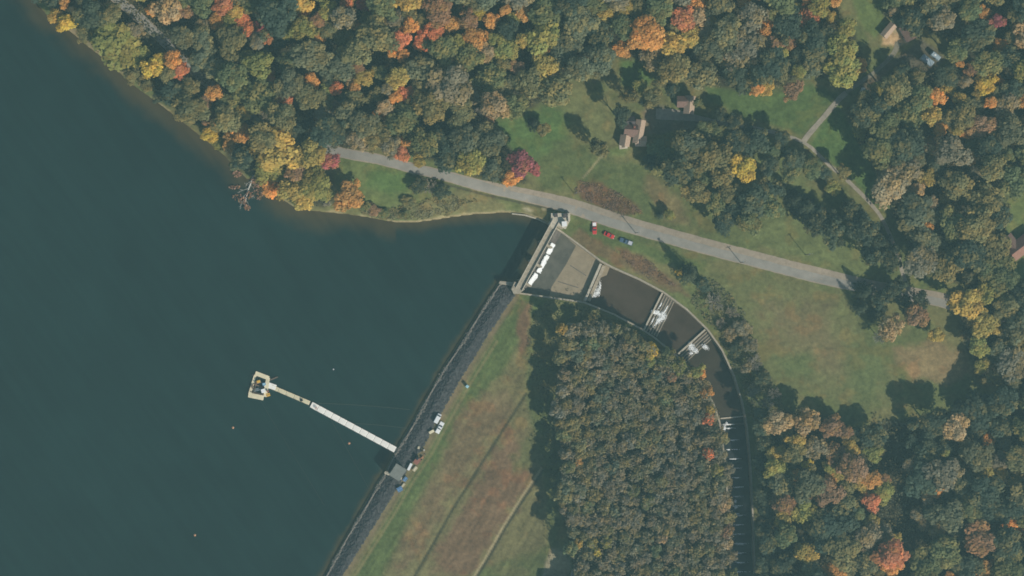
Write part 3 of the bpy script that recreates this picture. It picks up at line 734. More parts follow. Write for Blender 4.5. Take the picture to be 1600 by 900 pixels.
# ------------------------------------------------------------------ vehicles and equipment
def at_px(u, v, du, dv):  # heading in world for a map direction
    return math.atan2(-dv, du)
def loft(sections):
    """sections: list of (x, [(y,z),...]) same count -> skin with caps"""
    mb = MB(); n = len(sections[0][1])
    for x, pr in sections:
        for y, z in pr: mb.v.append((x, y, z))
    for i in range(len(sections)-1):
        for k in range(n): j = (k+1) % n; mb.f.append((i*n+k, i*n+j, i*n+n+j, i*n+n+k))
    mb.f.append(tuple(range(n))); mb.f.append(tuple(range(len(sections)*n-1, len(sections)*n-1-n, -1)))
    return mb
def prof(w, z0, z1, r=.12): return [(-w, z0), (w, z0), (w, z1-r), (w-r, z1), (-w+r, z1), (-w, z1-r)]
def vehicle(kind, u, v, du, dv, paint, label, L=4.6, W=1.85, bed=None, name=None, ground_z=None):
    g = G(u, v, .03)
    r = empty(name or kind, g, at_px(u, v, du, dv)); tag(r, label, {'pickup_truck': 'truck', 'parked_car': 'car', 'work_van': 'van'}.get(kind, 'vehicle'), None)
    h = W/2; H = L/2
    if kind == 'pickup_truck':
        b = loft([(-H, prof(h*.94, .45, .95)), (-H+.1, prof(h, .4, 1.0)), (H*.35, prof(h, .4, 1.0)), (H*.92, prof(h*.97, .42, .96)), (H, prof(h*.88, .48, .85))]); b.build('body', paint, r)
        c0, c1 = -.15*L, .22*L
        mb = MB().box(((-H+c0)/2+.05, 0, 1.03), ((c0+H)-.35, W-.35, .08)); mb.build('cargo_bed', bed or rubber, r)
    elif kind == 'work_van':
        b = loft([(-H, prof(h*.96, .45, 2.1)), (H*.45, prof(h, .4, 2.15)), (H*.7, prof(h*.96, .4, 1.3)), (H, prof(h*.88, .45, .95))]); b.build('body', paint, r); c0, c1 = .0, .3*L
    else:
        b = loft([(-H, prof(h*.88, .45, .85)), (-H+.15, prof(h*.96, .38, .92)), (-.1, prof(h, .35, .95)), (H*.7, prof(h*.97, .38, .88)), (H, prof(h*.82, .45, .70))]); b.build('body', paint, r); c0, c1 = -.33*L, .2*L
    if kind != 'work_van':
        cab = loft([(c0, prof(h*.86, .9, .98)), (c0+.35, prof(h*.76, .9, 1.48)), (c1-.75, prof(h*.76, .9, 1.5)), (c1, prof(h*.86, .9, .96))]); cabo = cab.build('cabin_glass', glass, r)
        mb = MB().box(((c0+c1)/2-.1, 0, 1.5), ((c1-c0)-1.25, h*1.46, .07)); mb.build('roof_panel', paint, r)
    else:
        mb = MB().poly([(H*.47, -h*.85, 2.08), (H*.69, -h*.85, 1.36), (H*.69, h*.85, 1.36), (H*.47, h*.85, 2.08)]); o = mb.build('windscreen', glass, r)
    for sx in (-.31, .32):
        for sy in (-1, 1):
            mb = MB().bar((sx*L, sy*(h-.22), .34), (sx*L, sy*(h+.01), .34), .34, n=14); w = mb.build('wheel', rubber, r)
            mb = MB().bar((sx*L, sy*(h+.01), .34), (sx*L, sy*(h+.03), .34), .19, n=10); mb.build('rim', car_silver, w)
    for sy in (-1, 1):
        MB().box((H-.06, sy*h*.66, .72), (.16, .35, .14)).build('headlight', white_metal, r)
        MB().box((-H+.03, sy*h*.78, .75), (.1, .25, .16)).build('tail_light', rust, r)
        MB().box((c1-.55, sy*(h+.09), 1.02), (.16, .18, .14)).build('side_mirror', paint, r)
    return r
vehicle('pickup_truck', 928.5, 356.5, .3, 11, car_red, 'red pickup truck parked pointing away from the road, nearest the bridge', 5.3, 1.9, bed=white_metal)
vehicle('parked_car', 951.5, 367.5, 11, 5, car_red, 'bright red car on the grass between the red pickup and the blue car', 4.8, 1.9)
vehicle('pickup_truck', 978, 377.5, -11, -4, car_dark, 'slate blue pickup with a pale bed, farthest of three from the bridge', 5.8, 1.9, bed=car_silver)
vehicle('work_van', 683.5, 653.5, 6, -11, car_white, 'white van parked alone on the dam crest', 4.4, 1.9)
vehicle('pickup_truck', 687, 668, 6, -11, car_white, 'white pickup on the dam crest with a dark cab, beside the small trailer', 5.4, 1.95, bed=white_metal)
def trailer(u, v, du, dv, L, W, Hh, m, label, name='equipment_trailer', cat='trailer'):
    r = empty(name, G(u, v, .02), at_px(u, v, du, dv)); tag(r, label, cat)
    MB().box((0, 0, .75), (L, W, .16)).build('deck', steel, r)
    MB().box((0, 0, .85+Hh/2), (L*.92, W*.92, Hh)).build('load', m, r, bevel=.05)
    MB().bar((L/2, 0, .7), (L/2+1.0, 0, .55), .06).build('tow_bar', steel, r)
    for sy in (-1, 1): MB().bar((-.1, sy*(W/2-.02), .33), (-.1, sy*(W/2+.18), .33), .33, n=12).build('wheel', rubber, r)
    return r
trailer(674, 674.5, 7, -4, 2.6, 1.3, .5, pontoon_tan, 'small cream-coloured trailer left of the white pickup')
trailer(640, 729, 6, -12, 3.6, 1.2, .8, car_white, 'narrow white trailer beside the gatehouse on the crest')
# crane excavator by the shoulder, its body rust red with an orange jib
r = empty('crawler_crane', G(652, 719, .02), at_px(0, 0, 7, -8)); tag(r, 'dark red tracked machine with orange boom beside the gatehouse', 'excavator')
for sy in (-1, 1): MB().box((0, sy*1.05, .42), (3.4, .55, .8)).build('track', rubber, r, bevel=.2)
MB().box((-.3, 0, 1.35), (2.9, 2.3, 1.1)).build('body', rust, r, bevel=.1)
MB().box((.65, .65, 2.1), (1.3, .95, 1.1)).build('cab', glass, r, bevel=.1)
MB().bar((1.0, -.4, 1.6), (2.9, -.5, 4.0), .24, .2, 4).build('boom', orange_paint, r)
MB().bar((2.9, -.5, 4.0), (4.1, -.5, 2.0), .2, .15, 4).build('dipper_arm', orange_paint, r)
MB().box((4.15, -.5, 1.6), (.6, .8, .7)).build('bucket', steel, r)
def crate(u, v, rz, d, m, m2, label, cat='crate', name='supply_crate'):
    r = empty(name, G(u, v, .02), rz); tag(r, label, cat)
    MB().box((0, 0, d[2]/2), d).build('box', m, r, bevel=.04)
    MB().box((0, 0, d[2]+.04), (d[0]*1.03, d[1]*1.03, .07)).build('lid', m2, r)
    for s in (-1, 1): MB().box((0, s*d[1]*.3, d[2]+.1), (d[0]*1.02, .08, .05)).build('strap', steel, r)
    return r
crate(633, 748.5, .9, (2.0, 1.5, 1.2), pale_blue, blue_plastic, 'pale and deep blue crate just south of the gatehouse')
crate(624.5, 764, .5, (2.3, 1.9, 1.3), blue_plastic, blue_plastic, 'deep blue covered crate farthest south of the gatehouse')
crate(648.5, 732.5, .9, (2.2, 1.2, .7), pontoon_tan, pontoon_tan, 'pale tan crate next to the narrow white trailer')
crate(660, 715, 1.0, (.9, .8, 1.0), orange_paint, orange_paint, 'small orange-topped crate past the red tracked machine')
crate(630, 758, .9, (1.8, .9, .6), pontoon_tan, pontoon_tan, 'flat tan crate between the two blue crates')
crate(654, 699.5, 1.2, (1.2, .9, .7), pontoon_tan, pontoon_tan, 'lone cream crate on the crest north of the red machine')
crate(662.5, 703, 1.2, (.6, .6, .9), pontoon_white, pontoon_white, 'tiny white crate at the edge of the crest track')
r = empty('portable_toilet', G(729.5, 603.5, .02), .9); tag(r, 'pale blue portable toilet alone on the grass below the crest', 'toilet')
MB().box((0, 0, 1.1), (1.2, 1.2, 2.2)).build('cabin', pale_blue, r, bevel=.05)
MB().box((0, 0, 2.26), (1.3, 1.3, .14), taper=.9).build('roof', pale_blue, r); MB().box((.61, 0, 1.05), (.04, .7, 1.8)).build('door', white_metal, r)
MB().bar((.4, .4, 2.3), (.4, .4, 2.7), .06).build('vent_pipe', rubber, r)

# gatehouse on the upstream slope
r = empty('gatehouse', P(620.5, 736, 0)); tag(r, 'grey flat-roofed gatehouse tower rising from the water at the dam', 'gatehouse')
rz = math.radians(57)
MB().box((0, 0, 2.6), (5.4, 4.6, 8.6), rz).build('wall', concrete, r)
MB().box((0, 0, 7.1), (6.0, 5.2, .35), rz).build('roof', asphalt_roof, r)
for k in (-1, 0, 1):
    c, s = math.cos(rz), math.sin(rz); MB().box((c*1.5*k - s*-2.32, s*1.5*k + c*-2.32, 4.2), (.9, .06, 1.3), rz).build('window', glass, r)
r = empty('service_footbridge', P(612, 741, 5.9)); tag(r, 'slim pale footbridge running along the foot of the gatehouse', 'footbridge')
mb = MB(); concrete_beam(mb, (601, 738), (628, 748), 5.5, 5.8, 3.4); child(mb, 'deck', concrete_light, r)
for off in (-1.6, 1.6):
    mb = MB(); concrete_beam(mb, (601, 738), (628, 748), 6.55, 6.63, .3, off); rail = child(mb, 'railing', pontoon_tan, r)
for uv in ((602, 738.5), (606, 740)):
    p = P(uv[0], uv[1], 0); mb = MB().bar((p[0], p[1], -4), (p[0], p[1], 5.6), .35); child(mb, 'post', concrete, r)

# pontoon pier and its working platform
def pontoon(a, b, w, m, z=.55, nm='pontoon_segment', lab='', group=None, edge=True):
    pa = Vector(P(*a, z)); pb = Vector(P(*b, z)); c = (pa+pb)/2; L = (pb-pa).length; rz = math.atan2(pb.y-pa.y, pb.x-pa.x)
    r = empty(nm, (c.x, c.y, 0), rz); tag(r, lab, 'pontoon', group)
    MB().box((0, 0, .18), (L-.12, w*S, .75)).build('float', m, r, bevel=.06)
    mb = MB()
    for k in range(int(L/.5)): mb.box((-L/2+.3+k*.5, 0, .575), (.42, w*S*.94, .05))
    mb.build('decking', m, r)
    if edge:
        for s in (-1, 1):
            e = MB().bar((-L/2+.1, s*w*S*.47, .66), (L/2-.1, s*w*S*.47, .66), .07, n=5).build('kerb_rail', m, r)
            MB().bar((-L*.3, s*w*S*.47, .6), (-L*.3, s*w*S*.47, .85), .08, n=5).build('cleat', steel, e)
    return r
A0, A1 = (486, 632), (618, 703)
n = 12
for k in range(n):
    a = (A0[0]+(A1[0]-A0[0])*k/n, A0[1]+(A1[1]-A0[1])*k/n); b = (A0[0]+(A1[0]-A0[0])*(k+1)/n, A0[1]+(A1[1]-A0[1])*(k+1)/n)
    lab = 'white pier segment joined to the tan walkway' if k == 0 else 'white pier segment touching the stones of the dam' if k == n-1 else 'white pier segment in the middle run between tan walkway and dam'
    pontoon(a, b, 9.4, pontoon_white, lab=lab, group='white floating pier segments')
B0, B1 = (423, 604), (484, 630)
for k in range(5):
    a = (B0[0]+(B1[0]-B0[0])*k/5, B0[1]+(B1[1]-B0[1])*k/5); b = (B0[0]+(B1[0]-B0[0])*(k+1)/5, B0[1]+(B1[1]-B0[1])*(k+1)/5)
    lab = ('tan walkway segment touching the work platform', 'second tan walkway segment from the work platform', 'middle tan walkway segment', 'tan walkway segment with dark hardware on it', 'tan walkway segment joining the white pier')[k]
    pontoon(a, b, 6.6, pontoon_tan, lab=lab, group='tan floating walkway segments')
def deck_item(name, u, v, d, m, rz, label, cat, z=.6):
    r = empty(name, P(u, v, z), rz); tag(r, label, cat); return r
r = deck_item('winch', 471, 625.2, 0, 0, .3, 'dark winch near the pale end of the tan walkway', 'winch')
MB().box((0, 0, .15), (1.2, .9, .3)).build('frame', steel, r); MB().bar((0, -.5, .5), (0, .5, .5), .3, n=12).build('drum', rubber, r)
r = deck_item('life_ring_post', 494, 637.5, 0, 0, .3, 'reddish life ring on the white pier near its outer end', 'life ring')
MB().bar((0, 0, 0), (0, 0, .9), .08).build('post', steel, r)
mb = MB()
for k in range(12):
    t0, t1 = k*math.pi/6, (k+1)*math.pi/6; mb.bar((math.cos(t0)*.45, math.sin(t0)*.45, .95), (math.cos(t1)*.45, math.sin(t1)*.45, .95), .13, n=6)
mb.build('ring', rust, r)
# platform: four floats round an open well
r = empty('work_platform', P(404, 602, 0)); tag(r, 'square tan floating work platform with an open well at the pier end', 'platform')
def flo(a, b, w, m=pontoon_tan, nm='float', z1=.7):
    mb = MB(); concrete_beam(mb, a, b, -.35, z1, w); return child(mb, nm, m, r)
flo((399, 583), (420, 591), 6.5); flo((388, 617), (412, 622), 7.5); flo((399, 586), (390, 616), 4.5, z1=.68); flo((419, 590), (414, 620), 6.0, z1=.66)
flo((414, 600), (431, 606), 9, z1=.64, m=pontoon_white)
o = flo((422, 594), (434, 589), 1.8, timber, 'outrigger', .62)
o = flo((403, 589), (397, 612), .9, timber, 'fender_rail', .95); o = flo((391, 612), (413, 617), .9, timber, 'fender_rail', .93)
def pitem(name, u, v, label, cat, build, z=.72, rz=.3):
    e = empty(name, P(u, v, z), rz); tag(e, label, cat); build(e); return e
pitem('drill_rig', 403, 597, 'orange-brown drill rig at the north side of the platform well', 'drill rig', lambda e: (
    MB().box((0, 0, .25), (2.6, 1.4, .5)).build('skid', timber, e), MB().box((.3, .2, .9), (1.5, 1.1, .9)).build('engine_cover', yellow_paint, e, bevel=.08),
    MB().bar((-.8, -.4, .4), (-1.5, -.9, 4.6), .16, .1, 4).build('mast', rust, e)))
pitem('generator', 412.5, 600, 'blue generator on the east side of the platform', 'generator', lambda e: (
    MB().box((0, 0, .5), (1.5, 1.2, 1.0)).build('casing', blue_plastic, e, bevel=.06), MB().box((0, 0, 1.03), (.9, .7, .08)).build('grille', pale_blue, e), MB().bar((.4, .3, 1.0), (.4, .3, 1.5), .06).build('exhaust_pipe', steel, e)))
pitem('tool_shed', 411.5, 610.5, 'white cabin at the south-east corner of the platform well', 'cabin', lambda e: (
    MB().box((0, 0, .8), (1.6, 1.5, 1.6)).build('wall', white_metal, e), MB().box((0, 0, 1.65), (1.8, 1.7, .1)).build('roof', white_metal, e), MB().box((.81, 0, .75), (.03, .6, 1.4)).build('door', steel, e)))
pitem('pipe_bundle', 404, 608, 'grey bundle of pipes lying across the platform well', 'pipes', lambda e: [
    MB().bar((-2.4, y, .12), (2.2, y, .12+.05*(y > 0)), .1, n=6).build('pipe', steel if i % 2 else galv, e) for i, y in enumerate((-.45, -.22, 0, .22, .45))], z=.4)
pitem('float_beam', 404, 603, 'dark timber beam bridging the open well of the platform', 'beam', lambda e: MB().box((0, 0, .15), (5.2, .5, .3)).build('timber', timber, e), z=.68, rz=-.4)
pitem('fuel_drum', 395.5, 586, 'dark red drum on the north-west corner of the platform', 'drum', lambda e: (MB().bar((0, 0, 0), (0, 0, .9), .42, n=14).build('shell', rust, e), MB().bar((0, 0, .9), (0, 0, .95), .45, n=14).build('lid', steel, e)))
pitem('fuel_drum', 418.5, 611.5, 'dark drum beside the yellow mat on the platform', 'drum', lambda e: (MB().bar((0, 0, 0), (0, 0, .9), .42, n=14).build('shell', steel, e), MB().bar((0, 0, .9), (0, 0, .95), .45, n=14).build('lid', rust, e)))
pitem('floor_mat', 419, 617, 'yellow mat at the south-east corner of the platform', 'mat', lambda e: (MB().box((0, 0, .05), (1.7, 1.3, .1)).build('sheet', yellow_paint, e), MB().box((0, 0, .12), (1.75, .2, .05)).build('edge_strip', timber, e)))
pitem('tool_box', 394.5, 604, 'ochre tool chest on the west arm of the platform', 'tool box', lambda e: (MB().box((0, 0, .3), (.9, 1.7, .6)).build('box', yellow_paint, e, bevel=.04), MB().box((0, 0, .63), (.95, 1.75, .06)).build('lid', timber, e)))

# buoys and mooring lines
def buoy(u, v, label, m=orange_paint, R=.55):
    r = empty('mooring_buoy', P(u, v, 0)); tag(r, label, 'buoy')
    bm = bmesh.new(); bmesh.ops.create_uvsphere(bm, u_segments=14, v_segments=8, radius=R, matrix=Matrix.Translation((0, 0, .15)) @ Matrix.Diagonal((1, 1, .8, 1)))
    me = bpy.data.meshes.new('float_ball'); bm.to_mesh(me); bm.free(); me.materials.append(m); o = bpy.data.objects.new('float_ball', me); col.objects.link(o); o.parent = r
    MB().bar((0, 0, .5), (0, 0, .95), .09).build('lifting_eye', white_metal, r)
buoy(364, 668, 'orange buoy due south-west of the work platform, left of its cables')
buoy(545.5, 692.5, 'orange buoy just south of the white pier')
buoy(304.5, 836, 'orange buoy far out in the lake, lowest of them all')
buoy(521, 577, 'tiny grey buoy in open water north of the pier', car_silver, .35)
def cable(a, b, label, rr=.10, sag=0, z=.04):
    pa = Vector(P(*a, z)); pb = Vector(P(*b, z)); m = (pa+pb)/2
    n = Vector((-(pb-pa).y, (pb-pa).x, 0)).normalized()*sag
    mb = MB(); prev = pa
    for k in range(1, 9):
        t = k/8; q = pa.lerp(pb, t)+n*math.sin(math.pi*t); mb.bar(prev, q, rr, n=5); prev = q
    o = mb.build('mooring_cable', cable_m); tag(o, label, 'cable')
cable_m = mat('wet_cable', (.02, .035, .03), .7)
cable_l = mat('weedy_cable', (.05, .065, .05), .7)
cable((404, 622), (507, 790), 'long faint cable slanting from the platform toward the dam')
cable((515, 652), (577, 765), 'faint cable slanting from the pier middle to the riprap', .12)
cable_m = cable_l
cable((497, 630), (640, 640), 'upper faint cable from the pier to the dam, running nearly level', .12, .4)
cable((545, 661), (642, 670), 'lower faint cable from the white pier to the dam', .12, .3)

# ------------------------------------------------------------------ utility poles
def pole(u, v, Hh, label, arm_dir=.3, lamp=True, arm=2.2):
    r = empty('utility_pole', G(u, v), arm_dir); tag(r, label, 'utility pole')
    MB().bar((0, 0, -.3), (0, 0, Hh), .17, .12, 8).build('shaft', timber, r)
    c = MB().box((0, 0, Hh-.6), (arm, .12, .14)).build('cross_arm', timber, r)
    mb = MB()
    for x in (-arm/2+.15, 0, arm/2-.15): mb.bar((x, 0, Hh-.53), (x, 0, Hh-.25), .06)
    mb.build('insulator', white_metal, c)
    MB().bar((.05, .2, Hh-1.8), (.05, .2, Hh-1.0), .2, n=8).build('transformer_can', galv, r)
    return r
pole(1258, 398, 10.5, 'utility pole in the meadow between road and conifers')
pole(993, 364, 8.5, 'utility pole at the south road edge near the parked cars')
pole(1157, 410, 8.0, 'utility pole at the south road edge below the conifers')
pole(898, 303, 8.5, 'utility pole at the north road edge opposite the bridge')

# ------------------------------------------------------------------ houses
def gable(mb_roof, c, L, W, z0, rise, rz, over=.4):
    """ridge along local x"""
    ca, sa = math.cos(rz), math.sin(rz)
    def T(x, y, z): return (c[0]+x*ca-y*sa, c[1]+x*sa+y*ca, z)
    l, w = L/2+over, W/2+over; t = .18
    mb = mb_roof
    for s in (-1, 1):
        i = len(mb.v)
        e = z0-over*rise/(W/2)
        mb.v += [T(-l, s*w, e), T(l, s*w, e), T(l, 0, z0+rise), T(-l, 0, z0+rise), T(-l, s*w, e+t), T(l, s*w, e+t), T(l, 0, z0+rise+t), T(-l, 0, z0+rise+t)]
        mb.f += [(i, i+1, i+2, i+3), (i+4, i+7, i+6, i+5), (i, i+4, i+5, i+1), (i, i+3, i+7, i+4), (i+1, i+5, i+6, i+2)]
def gable_wall(mb, c, L, W, z0, z1, rise, rz):
    ca, sa = math.cos(rz), math.sin(rz)
    def T(x, y, z): return (c[0]+x*ca-y*sa, c[1]+x*sa+y*ca, z)
    i = len(mb.v); l, w = L/2, W/2
    mb.v += [T(-l, -w, z0), T(l, -w, z0), T(l, w, z0), T(-l, w, z0), T(-l, -w, z1), T(l, -w, z1), T(l, w, z1), T(-l, w, z1), T(-l, 0, z1+rise), T(l, 0, z1+rise)]
    mb.f += [(i, i+1, i+5, i+4), (i+2, i+3, i+7, i+6), (i+1, i+2, i+6, i+9, i+5), (i+3, i, i+4, i+8, i+7)]
def house(u, v, rz, wings, wallm, label, name='house', cat='house', chimney=None, door=True):
    g = G(u, v); r = empty(name, g, rz); tag(r, label, cat)
    for (x, y, L, W, hw, rise, a, rm) in wings:
        mb = MB(); gable_wall(mb, (x, y), L, W, -.5, hw, rise*.97, a); w = mb.build('wall', wallm, r)
        ca, sa = math.cos(a), math.sin(a)
        for k in range(max(1, int(L/2.6))):
            xx = -L/2+1.3+k*2.5
            for s in (-1, 1):
                lx, ly = xx, s*(W/2+.03); mb = MB().box((x+lx*ca-ly*sa, y+lx*sa+ly*ca, hw*.55), (1.0, .06, 1.1), a); f = mb.build('window', glass, r)
                mb = MB().box((x+lx*ca-(ly+s*.03)*sa, y+lx*sa+(ly+s*.03)*ca, hw*.55-.62), (1.2, .14, .08), a); mb.build('sill', white_metal, f)
        mb = MB(); gable(mb, (x, y), L, W, hw, rise, a); rf = mb.build('roof', rm, r)
        if chimney and (x, y) == wings[0][:2]:
            mb = MB().box((x+chimney[0], y+chimney[1], hw+rise+.4), (.8, .8, 1.6)); mb.build('chimney', rust, rf)
    if door:
        x, y, L, W, hw, rise, a, rm = wings[0]; ca, sa = math.cos(a), math.sin(a); lx, ly = L*.12, -(W/2+.05)
        d = MB().box((x+lx*ca-ly*sa, y+lx*sa+ly*ca, 1.0), (1.0, .07, 2.0), a).build('door', timber, r)
    return r
# px -> local metres helper: 1 unit = .28 m ; y up
house(989, 203, 0, [(-1.4, -.2, 5.2, 5.4, 3.4, 2.0, math.radians(-4), brown_roof), (2.2, -1.0, 9.6, 3.4, 3.4, 1.1, math.radians(80), tan_roof), (-3.9, -4.9, 4.0, 3.8, 3.0, 1.4, math.radians(80), tan_roof), (-2.2, 3.4, 4.6, 4.0, 3.0, 1.5, 0, dark_roof),
     (3.0, -5.2, 4.2, 3.6, 3.0, 1.2, 0, tan_roof)], siding, 'rambling brown house with tan gabled wings beside the meadow', chimney=(1.2, 1.0))
r = empty('garden_terrace', G(974, 229), .1); tag(r, 'pale stone terrace at the south corner of the brown house', 'terrace')
MB().box((0, 0, .15), (3.6, 2.0, .4)).build('slab', concrete_light, r, bevel=.03); MB().box((0, 0, .42), (1.2, .9, .3)).build('bench', timber, r)
house(1071.5, 162, 0, [(1.1, -.8, 7.2, 3.8, 3.0, 1.3, math.radians(84), tan_roof), (-2.2, .6, 3.6, 4.2, 3.0, 1.3, 0, brown_roof)], siding, 'detached brown and tan garage north-east of the brown house', name='garage', cat='garage')
house(1386, 48.5, math.radians(50), [(0, 0, 6.2, 2.8, 2.6, .8, 0, tan_roof)], siding, 'small pale-roofed shed at the head of the forest driveway', name='shed', cat='shed', door=True)
house(1416, 52, math.radians(-62), [(0, 0, 6.5, 4.4, 3.2, 1.5, 0, brown_roof)], siding, 'brown-roofed cottage east of the pale shed', name='cottage', cat='house')
house(1594, 384, math.radians(37), [(0, 0, 13, 6.5, 3.4, 2.2, 0, red_roof), (-3.5, 4.2, 6, 5, 3.2, 1.8, math.radians(90), brown_roof)], siding, 'russet-roofed house cut by the right edge of the picture')
# metal roofed trailers in the shade
def caravan(u, v, rz, L, W, m, label):
    r = empty('caravan', G(u, v), rz); tag(r, label, 'caravan')
    b = loft([(-L/2, prof(W/2*.95, .6, 2.5, .25)), (-L/2+.3, prof(W/2, .5, 2.8, .3)), (L/2-.3, prof(W/2, .5, 2.8, .3)), (L/2, prof(W/2*.95, .6, 2.5, .25))]); b.build('body', m, r)
    MB().box((-.5, 0, 2.85), (.8, .7, .16)).build('roof_vent', white_metal, r)
    MB().box((L*.1, -W/2-.02, 1.5), (.8, .05, 1.9)).build('door', steel, r)
    for s in (-1, 1): MB().bar((0, s*(W/2-.2), .4), (0, s*(W/2+.02), .4), .38, n=12).build('wheel', rubber, r)
    MB().bar((L/2, 0, .6), (L/2+1.1, 0, .5), .07).build('tow_bar', steel, r)
caravan(1447, 95, math.radians(-38), 5.8, 2.6, galv, 'larger blue-grey caravan in the shade of the clearing')
caravan(1460, 88, math.radians(-38), 4.4, 2.0, galv, 'smaller blue-grey caravan behind the larger one')
vehicle('parked_car', 1433, 116, 1, -3, car_silver, 'silver car in deep shade below the blue-grey caravans', 4.2, 1.8)
vehicle('work_van', 1346, 145, -1, 3, car_white, 'white van half hidden in shade at the driveway bend', 4.2, 1.8)
r = empty('pump_house', G(903, 897), 0); tag(r, 'round grey tank house at the bottom edge beside the wood', 'pump house')
MB().bar((0, 0, -.5), (0, 0, 4.0), 3.2, n=28).build('wall', concrete, r); MB().bar((0, 0, 4.0), (0, 0, 4.3), 3.5, 3.1, n=28).build('roof', asphalt_roof, r)
MB().box((-2.9, -1.4, 1.1), (.6, 1.1, 2.2)).build('door', steel, r)
r = house(868, 913, 0, [(0, 0, 8.6, 5.6, 4.0, .6, 0, asphalt_roof)], concrete, 'flat grey works building whose shadow falls at the bottom edge', name='works_building', cat='building')

# ------------------------------------------------------------------ trees
def leaf_mesh(name, pts, nrm, size, tone, hue, aspect=.8):
    """pts Nx3, nrm Nx3, size N -> one mesh of small quads with a 'tone' attribute"""
    n = len(pts); nrm = nrm/np.linalg.norm(nrm, axis=1, keepdims=True)
    rnd = NR.normal(size=(n, 3)); a = np.cross(nrm, rnd); a /= np.linalg.norm(a, axis=1, keepdims=True); b = np.cross(nrm, a)
    s = size[:, None]; fold = nrm*(s*.18)
    q = np.stack([pts-a*s-fold, pts-b*s*aspect+fold, pts+a*s-fold, pts+b*s*aspect+fold], 1)
    m = bpy.data.meshes.new(name); m.vertices.add(n*4); m.vertices.foreach_set('co', q.reshape(-1).astype(np.float32))
    m.loops.add(n*4); m.loops.foreach_set('vertex_index', np.arange(n*4, dtype=np.int32))
    m.polygons.add(n); m.polygons.foreach_set('loop_start', np.arange(0, n*4, 4, dtype=np.int32)); m.update(calc_edges=True)
    C = np.zeros((n*4, 4), np.float32); C[:, 3] = 1; C[:, 0] = np.repeat(tone, 4); C[:, 1] = np.repeat(hue, 4)
    at = m.color_attributes.new('tone', 'FLOAT_COLOR', 'POINT'); at.data.foreach_set('color', C.reshape(-1))
    m.materials.append(leafmat); return m
def rdir(n, up=0.0):
    d = NR.normal(size=(n, 3)); d[:, 2] = d[:, 2]+up; return d/np.linalg.norm(d, axis=1, keepdims=True)
def broad_crown(nm, nc=20, per=95, leaf=.085, lob=.34):
    Pn, Nn, Sn, Tn, Hn = [], [], [], [], []
    stretch = NR.uniform(.85, 1.15, 2); ph = NR.uniform(0, 6.28, 2)
    for k in range(nc):
        t = k*2.4+NR.uniform(-.5, .5); q = math.sqrt((k+.5)/nc)*NR.uniform(.62, .84)*(1+.20*math.sin(2*t+ph[0])+.14*math.sin(3*t+ph[1]))
        z = math.sqrt(max(0, 1-q*q*1.25))*.72*NR.uniform(.75, 1.12)-.12
        c = np.array([math.cos(t)*q*stretch[0], math.sin(t)*q*stretch[1], z]); R = NR.uniform(lob*.7, lob*1.2)
        n = int(per*(R/lob)**2*NR.uniform(.7, 1.1)); d = rdir(n, .45); rr = NR.uniform(.62, 1.08, (n, 1))
        Pn.append(c+d*R*rr*np.array([1, 1, .8])); Nn.append(d+np.array([.12, -.15, .55])*0+np.array([0, 0, .5])+NR.normal(size=(n, 3))*.4)
        Sn.append(NR.uniform(.6, 1.35, n)*leaf); Tn.append(np.full(n, NR.uniform(.78, 1.22))*NR.uniform(.8, 1.2, n)); Hn.append(np.clip(np.full(n, NR.uniform(0, 1))+NR.normal(size=n)*.12, 0, 1))
    # a skirt of lower leaves so the crown closes from the side
    n = int(per*3); d = rdir(n, -.5); Pn.append(d*np.array([.78, .78, .45])*NR.uniform(.6, 1, (n, 1))+np.array([0, 0, -.12])); Nn.append(d+NR.normal(size=(n, 3))*.4)
    Sn.append(NR.uniform(.8, 1.5, n)*leaf); Tn.append(NR.uniform(.7, 1.1, n)); Hn.append(NR.uniform(0, 1, n))
    return leaf_mesh(nm, np.concatenate(Pn), np.concatenate(Nn), np.concatenate(Sn), np.concatenate(Tn), np.concatenate(Hn))
def conifer_crown(nm, whorls=13):
    Pn, Nn, Sn, Tn, Hn = [], [], [], [], []
    for w in range(whorls):
        f = w/(whorls-1); R = (1-f)**.85*NR.uniform(.92, 1.05)+.05; z = -1+2*f; nb = 11-int(f*4)
        for b in range(nb):
            t = 2*math.pi*b/nb+w*.7+NR.uniform(-.2, .2); L = R*NR.uniform(.75, 1.12); m = int(6+16*L)
            s = NR.uniform(.08, 1, m); side = NR.normal(size=m)*.09*(1.1-s*.5)
            x = math.cos(t)*s*L-math.sin(t)*side; y = math.sin(t)*s*L+math.cos(t)*side; zz = z-.22*s*s*L/max(R, .2)*R+NR.normal(size=m)*.015
            Pn.append(np.stack([x, y, zz], 1)); Nn.append(np.stack([np.cos(t)*np.ones(m)*.4, np.sin(t)*np.ones(m)*.4, np.ones(m)], 1)+NR.normal(size=(m, 3))*.3)
            Sn.append(NR.uniform(.05, .10, m)*(1.1-.4*f)); Tn.append(NR.uniform(.7, 1.25, m)); Hn.append(NR.uniform(0, .7, m))
    return leaf_mesh(nm, np.concatenate(Pn), np.concatenate(Nn), np.concatenate(Sn), np.concatenate(Tn), np.concatenate(Hn), .5)
